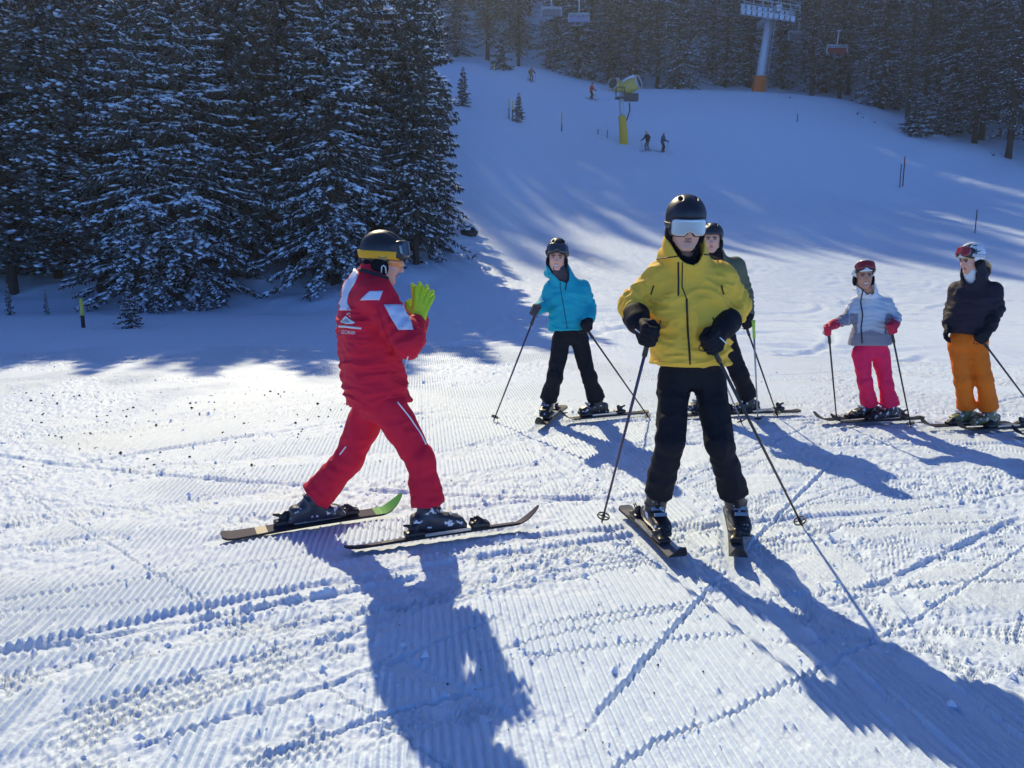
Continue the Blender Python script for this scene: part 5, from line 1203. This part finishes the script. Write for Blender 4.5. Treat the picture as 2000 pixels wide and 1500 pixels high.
# rocks and dry tufts
M_ROCK = mat('dark rock', (.05, .048, .05), .9, .2, (6, .8), .5, 3)
def rock(px, py, w, label, seed=1):
    b = gpt(px, py); s = w * b[1] / FPX; b[2] = gz(b[0], b[1])
    f = lambda P: ell(P, (0, 0, .25 * s), (.5 * s, .4 * s, .42 * s)) + .28 * s * (vnoise3(P + seed, 3.2 / s) - .5)
    V, Q = surf(f, (-s, -s, -.3 * s), (s, s, s), s / 12); r = wpart('rock', V + b, Q, M_ROCK, None, True, b, label=label, cat='rock')
    f2 = lambda P: np.maximum(np.abs(f(P) - .03 * s) - .035 * s, .36 * s - P[:, 2] + .3 * s * (vnoise3(P + 9, 4 / s) - .4)); V, Q = surf(f2, (-s, -s, -.3 * s), (s, s, s), s / 12); wpart('snow_cover', V + b, Q, M_CROWNSNOW, r)
    return r
rock(916, 462, 34, 'dark snow capped rock at the foot of the wood beside the slope', 2)
def tuft(px, py, w, label, seed, group=None):
    b = gpt(px, py); s = w * b[1] / FPX; b[2] = gz(b[0], b[1]); rg = random.Random(seed); g = Geo()
    for i in range(14):
        a = rg.uniform(0, 6.28); l = s * rg.uniform(.4, 1); g.tube([b + arr(0, 0, -.02), b + arr(math.cos(a) * l * .3, math.sin(a) * l * .3, l * .45), b + arr(math.cos(a) * l * .7, math.sin(a) * l * .7, l * rg.uniform(.3, .8))], [.014 * s + .006, .012 * s + .005, .002], 4)
    g.put('dry_shrub', M_BARK, None, False, base=b, label=label, cat='shrub', group=group)
tuft(913, 452, 26, 'bare twigs sticking out above the snow capped rock', 1); tuft(919, 510, 24, 'tiny dry twig tuft in the shaded snow below the rock', 2)
for i, (px, py, w) in enumerate(((1675, 224, 9), (1686, 231, 6), (1708, 240, 7), (1543, 192, 7))): tuft(px, py, w, 'dark dry tuft poking through the snow near the crest', 5 + i, 'dry tufts near the crest')
tuft(1940, 305, 12, 'dry shrub on the crest beyond the bushy young spruce', 9)

# skiers far up the slope
def far_skier(px, py, label, jm, tm, hm, yaw, lean=0.0, crouch=0.0, arms=.3, poles=True, h=1.74):
    b = gpt(px, py); b[2] = gz(b[0], b[1]); F = arr(math.sin(yaw), -math.cos(yaw), 0); R = np.cross(F, [0, 0, 1]); k = h / 1.8
    def L(x, f, z): return b + (R * x + F * f + arr(0, 0, z)) * k
    c = crouch
    J = dict(head=Head(L(0, .06 + lean * .5 + c * .3, 1.64 - .35 * c), F + arr(0, 0, -.15), size=1.0), shR=L(.18, lean * .35 + c * .2, 1.42 - .33 * c), shL=L(-.18, lean * .35 + c * .2, 1.42 - .33 * c), elR=L(.34 + arms * .1, .05 + c * .2, 1.16 - .3 * c), elL=L(-.34 - arms * .1, .05 + c * .2, 1.16 - .3 * c), wrR=L(.36 + arms * .2, .28 + c * .2, 1.02 - .25 * c), wrL=L(-.36 - arms * .2, .28 + c * .2, 1.02 - .25 * c),
        hipR=L(.09, -.05 - c * .1, .92 - .25 * c), hipL=L(-.09, -.05 - c * .1, .92 - .25 * c), knR=L(.14, .10 + c * .2, .52 - .08 * c), knL=L(-.14, .10 + c * .2, .52 - .08 * c), anR=L(.15, 0, .15 / k), anL=L(-.15, 0, .15 / k), toeR=F, toeL=F)
    root, g = person(label, J, dict(h=.024, hb=.022, hh=.016, k=1.0, torso=[(0, .2, .15), (.5, .19, .145), (.78, .21, .15), (.93, .19, .125), (1, .14, .1)], jacket=jm, trousers=tm, helmet=hm, collar_up=.3, cuff_up=.15, eyes=False, drape=.004))
    nm = label.split()[0:0]
    for s, sg in (('R', 1), ('L', -1)):
        wr = J['wr' + s]; tip = wr + R * sg * .15 - F * .15; tip[2] = gz(tip[0], tip[1])
        ch, Q, u = grip_hand(wr, wr - J['el' + s] + arr(.01, 0, 0), tip, s == 'R', 1.1); glove('glove', root, ch, M_BLACKCLOTH, .014)
        if poles: pole(tip, Q, u, 'ski pole of the ' + poles, M_SHAFTK, strap=False, r=.011, group='poles of the ' + poles)
        a = J['an' + s]; ski(a - F * .75, a + F * .85, M_SKIK, 'ski under the ' + (poles or 'skier'), 'skis of the ' + (poles or 'skier'), bind=False)
    return root
M_BROWNJ = cloth('brown jacket cloth', (.22, .13, .05)); M_REDJ = cloth('bright red jacket cloth', (.62, .05, .03)); M_GRNT = cloth('grey green trousers cloth', (.10, .13, .13)); M_BLUEJ = cloth('navy jacket cloth', (.05, .08, .16)); M_YHELM = mat('yellow helmet', (.5, .45, .05), .4, .5); M_DKJ = cloth('black jacket cloth', (.02, .02, .025)); M_BHELM = mat('pale helmet', (.5, .55, .6), .4, .5)
far_skier(1037, 158, 'crouching skier in a brown jacket high on the slope', M_BROWNJ, M_BROWNJ, M_MATTBLACK, .3, .2, .6, .2, 'crouching brown skier')
far_skier(1155, 194, 'skier in a bright red jacket and dark trousers high on the slope', M_REDJ, M_BLACKCLOTH, M_MATTBLACK, .9, .1, .1, .3, 'red jacket skier on the slope')
far_skier(1264, 295, 'skier in a black jacket and grey green trousers beside the snow gun', M_DKJ, M_GRNT, M_YHELM, -.9, .2, .15, .3, 'black jacket skier by the snow gun')
far_skier(1294, 298, 'skier in a navy jacket and black trousers beyond the black jacket skier', M_BLUEJ, M_BLACKCLOTH, M_BHELM, 1.0, .1, .05, .15, 'navy jacket skier by the snow gun')

# loose snow crumbs and specks of dirt on the piste
def crumbs(name, n, m, label, seed, pos, rs):
    rg = np.random.default_rng(seed); V = []; F = []
    xy = pos(rg, n); z = near_height(xy[:, 0], xy[:, 1])
    for i in range(n):
        s = rs(rg, xy[i]); G = OCT * rg.uniform(.6, 1.3, (6, 3)) * s * [1, 1, .8]; a = rg.uniform(0, 6.28); c_, s_ = math.cos(a), math.sin(a)
        V.append(np.column_stack([G[:, 0] * c_ - G[:, 1] * s_, G[:, 0] * s_ + G[:, 1] * c_, G[:, 2]]) + [xy[i, 0], xy[i, 1], z[i] + s * .25]); F.append(OCF + 6 * i)
    wpart(name, np.concatenate(V), np.concatenate(F), m, None, False, label=label, cat=label.split()[1], kind='stuff')
def along_tracks(rg, n):
    out = []
    for i in range(n):
        c, kd, w, dp = TRACKS[rg.integers(len(TRACKS))]; t = rg.random() * (len(c) - 1); k = int(t); p = c[k] + (c[min(k + 1, len(c) - 1)] - c[k]) * (t - k)
        p = p + rg.normal(0, .05 + (w if kd == 'skid' else .03), 2); p[1] = min(max(p[1], 1.8), 12); out.append(p)
    return np.array(out)
crumbs('snow_crumbs', 2600, M_CROWNSNOW, 'loose snow crumbs scattered along the ski tracks', 3, along_tracks, lambda rg, p: rg.uniform(.004, .011) + (.012 if rg.random() < .06 else 0))
def left_field(rg, n): y = rg.uniform(5.2, 8.6, n); x = -(.16 + .5 * rg.random(n)) * y; return np.column_stack([x, y])
crumbs('dirt_specks', 150, mat('brown dirt', (.10, .07, .055), .9, .1, None, .5, 40), 'brown dirt specks and bark bits on the groomed snow', 4, left_field, lambda rg, p: rg.uniform(.006, .018))
crumbs('dirt_specks', 26, M_BARK, 'dark needles and bark bits lying on the near corduroy', 6, lambda rg, n: np.column_stack([rg.normal(.25, .45, n), rg.uniform(2.2, 3.2, n)]), lambda rg, p: rg.uniform(.003, .007))
# ------------------------------------------------------------------ thin haze volume, added to imitate lens glare over the wood
g_ = Geo(); g_.box((0, 92, 71), (400, 104, 74)); v_ = np.concatenate(g_.v)
me_ = mesh_np('haze', v_, g_.fl(), [], False); hz = link('haze', me_, kind='stuff')
mh = bpy.data.materials.new('glare haze'); mh.use_nodes = True; mh.node_tree.nodes.clear()
pv = mh.node_tree.nodes.new('ShaderNodeVolumePrincipled'); pv.inputs['Color'].default_value = (.68, .80, 1.0, 1); pv.inputs['Density'].default_value = .0007; pv.inputs['Anisotropy'].default_value = .55
ov = mh.node_tree.nodes.new('ShaderNodeOutputMaterial'); mh.node_tree.links.new(pv.outputs[0], ov.inputs['Volume']); me_.materials.append(mh)
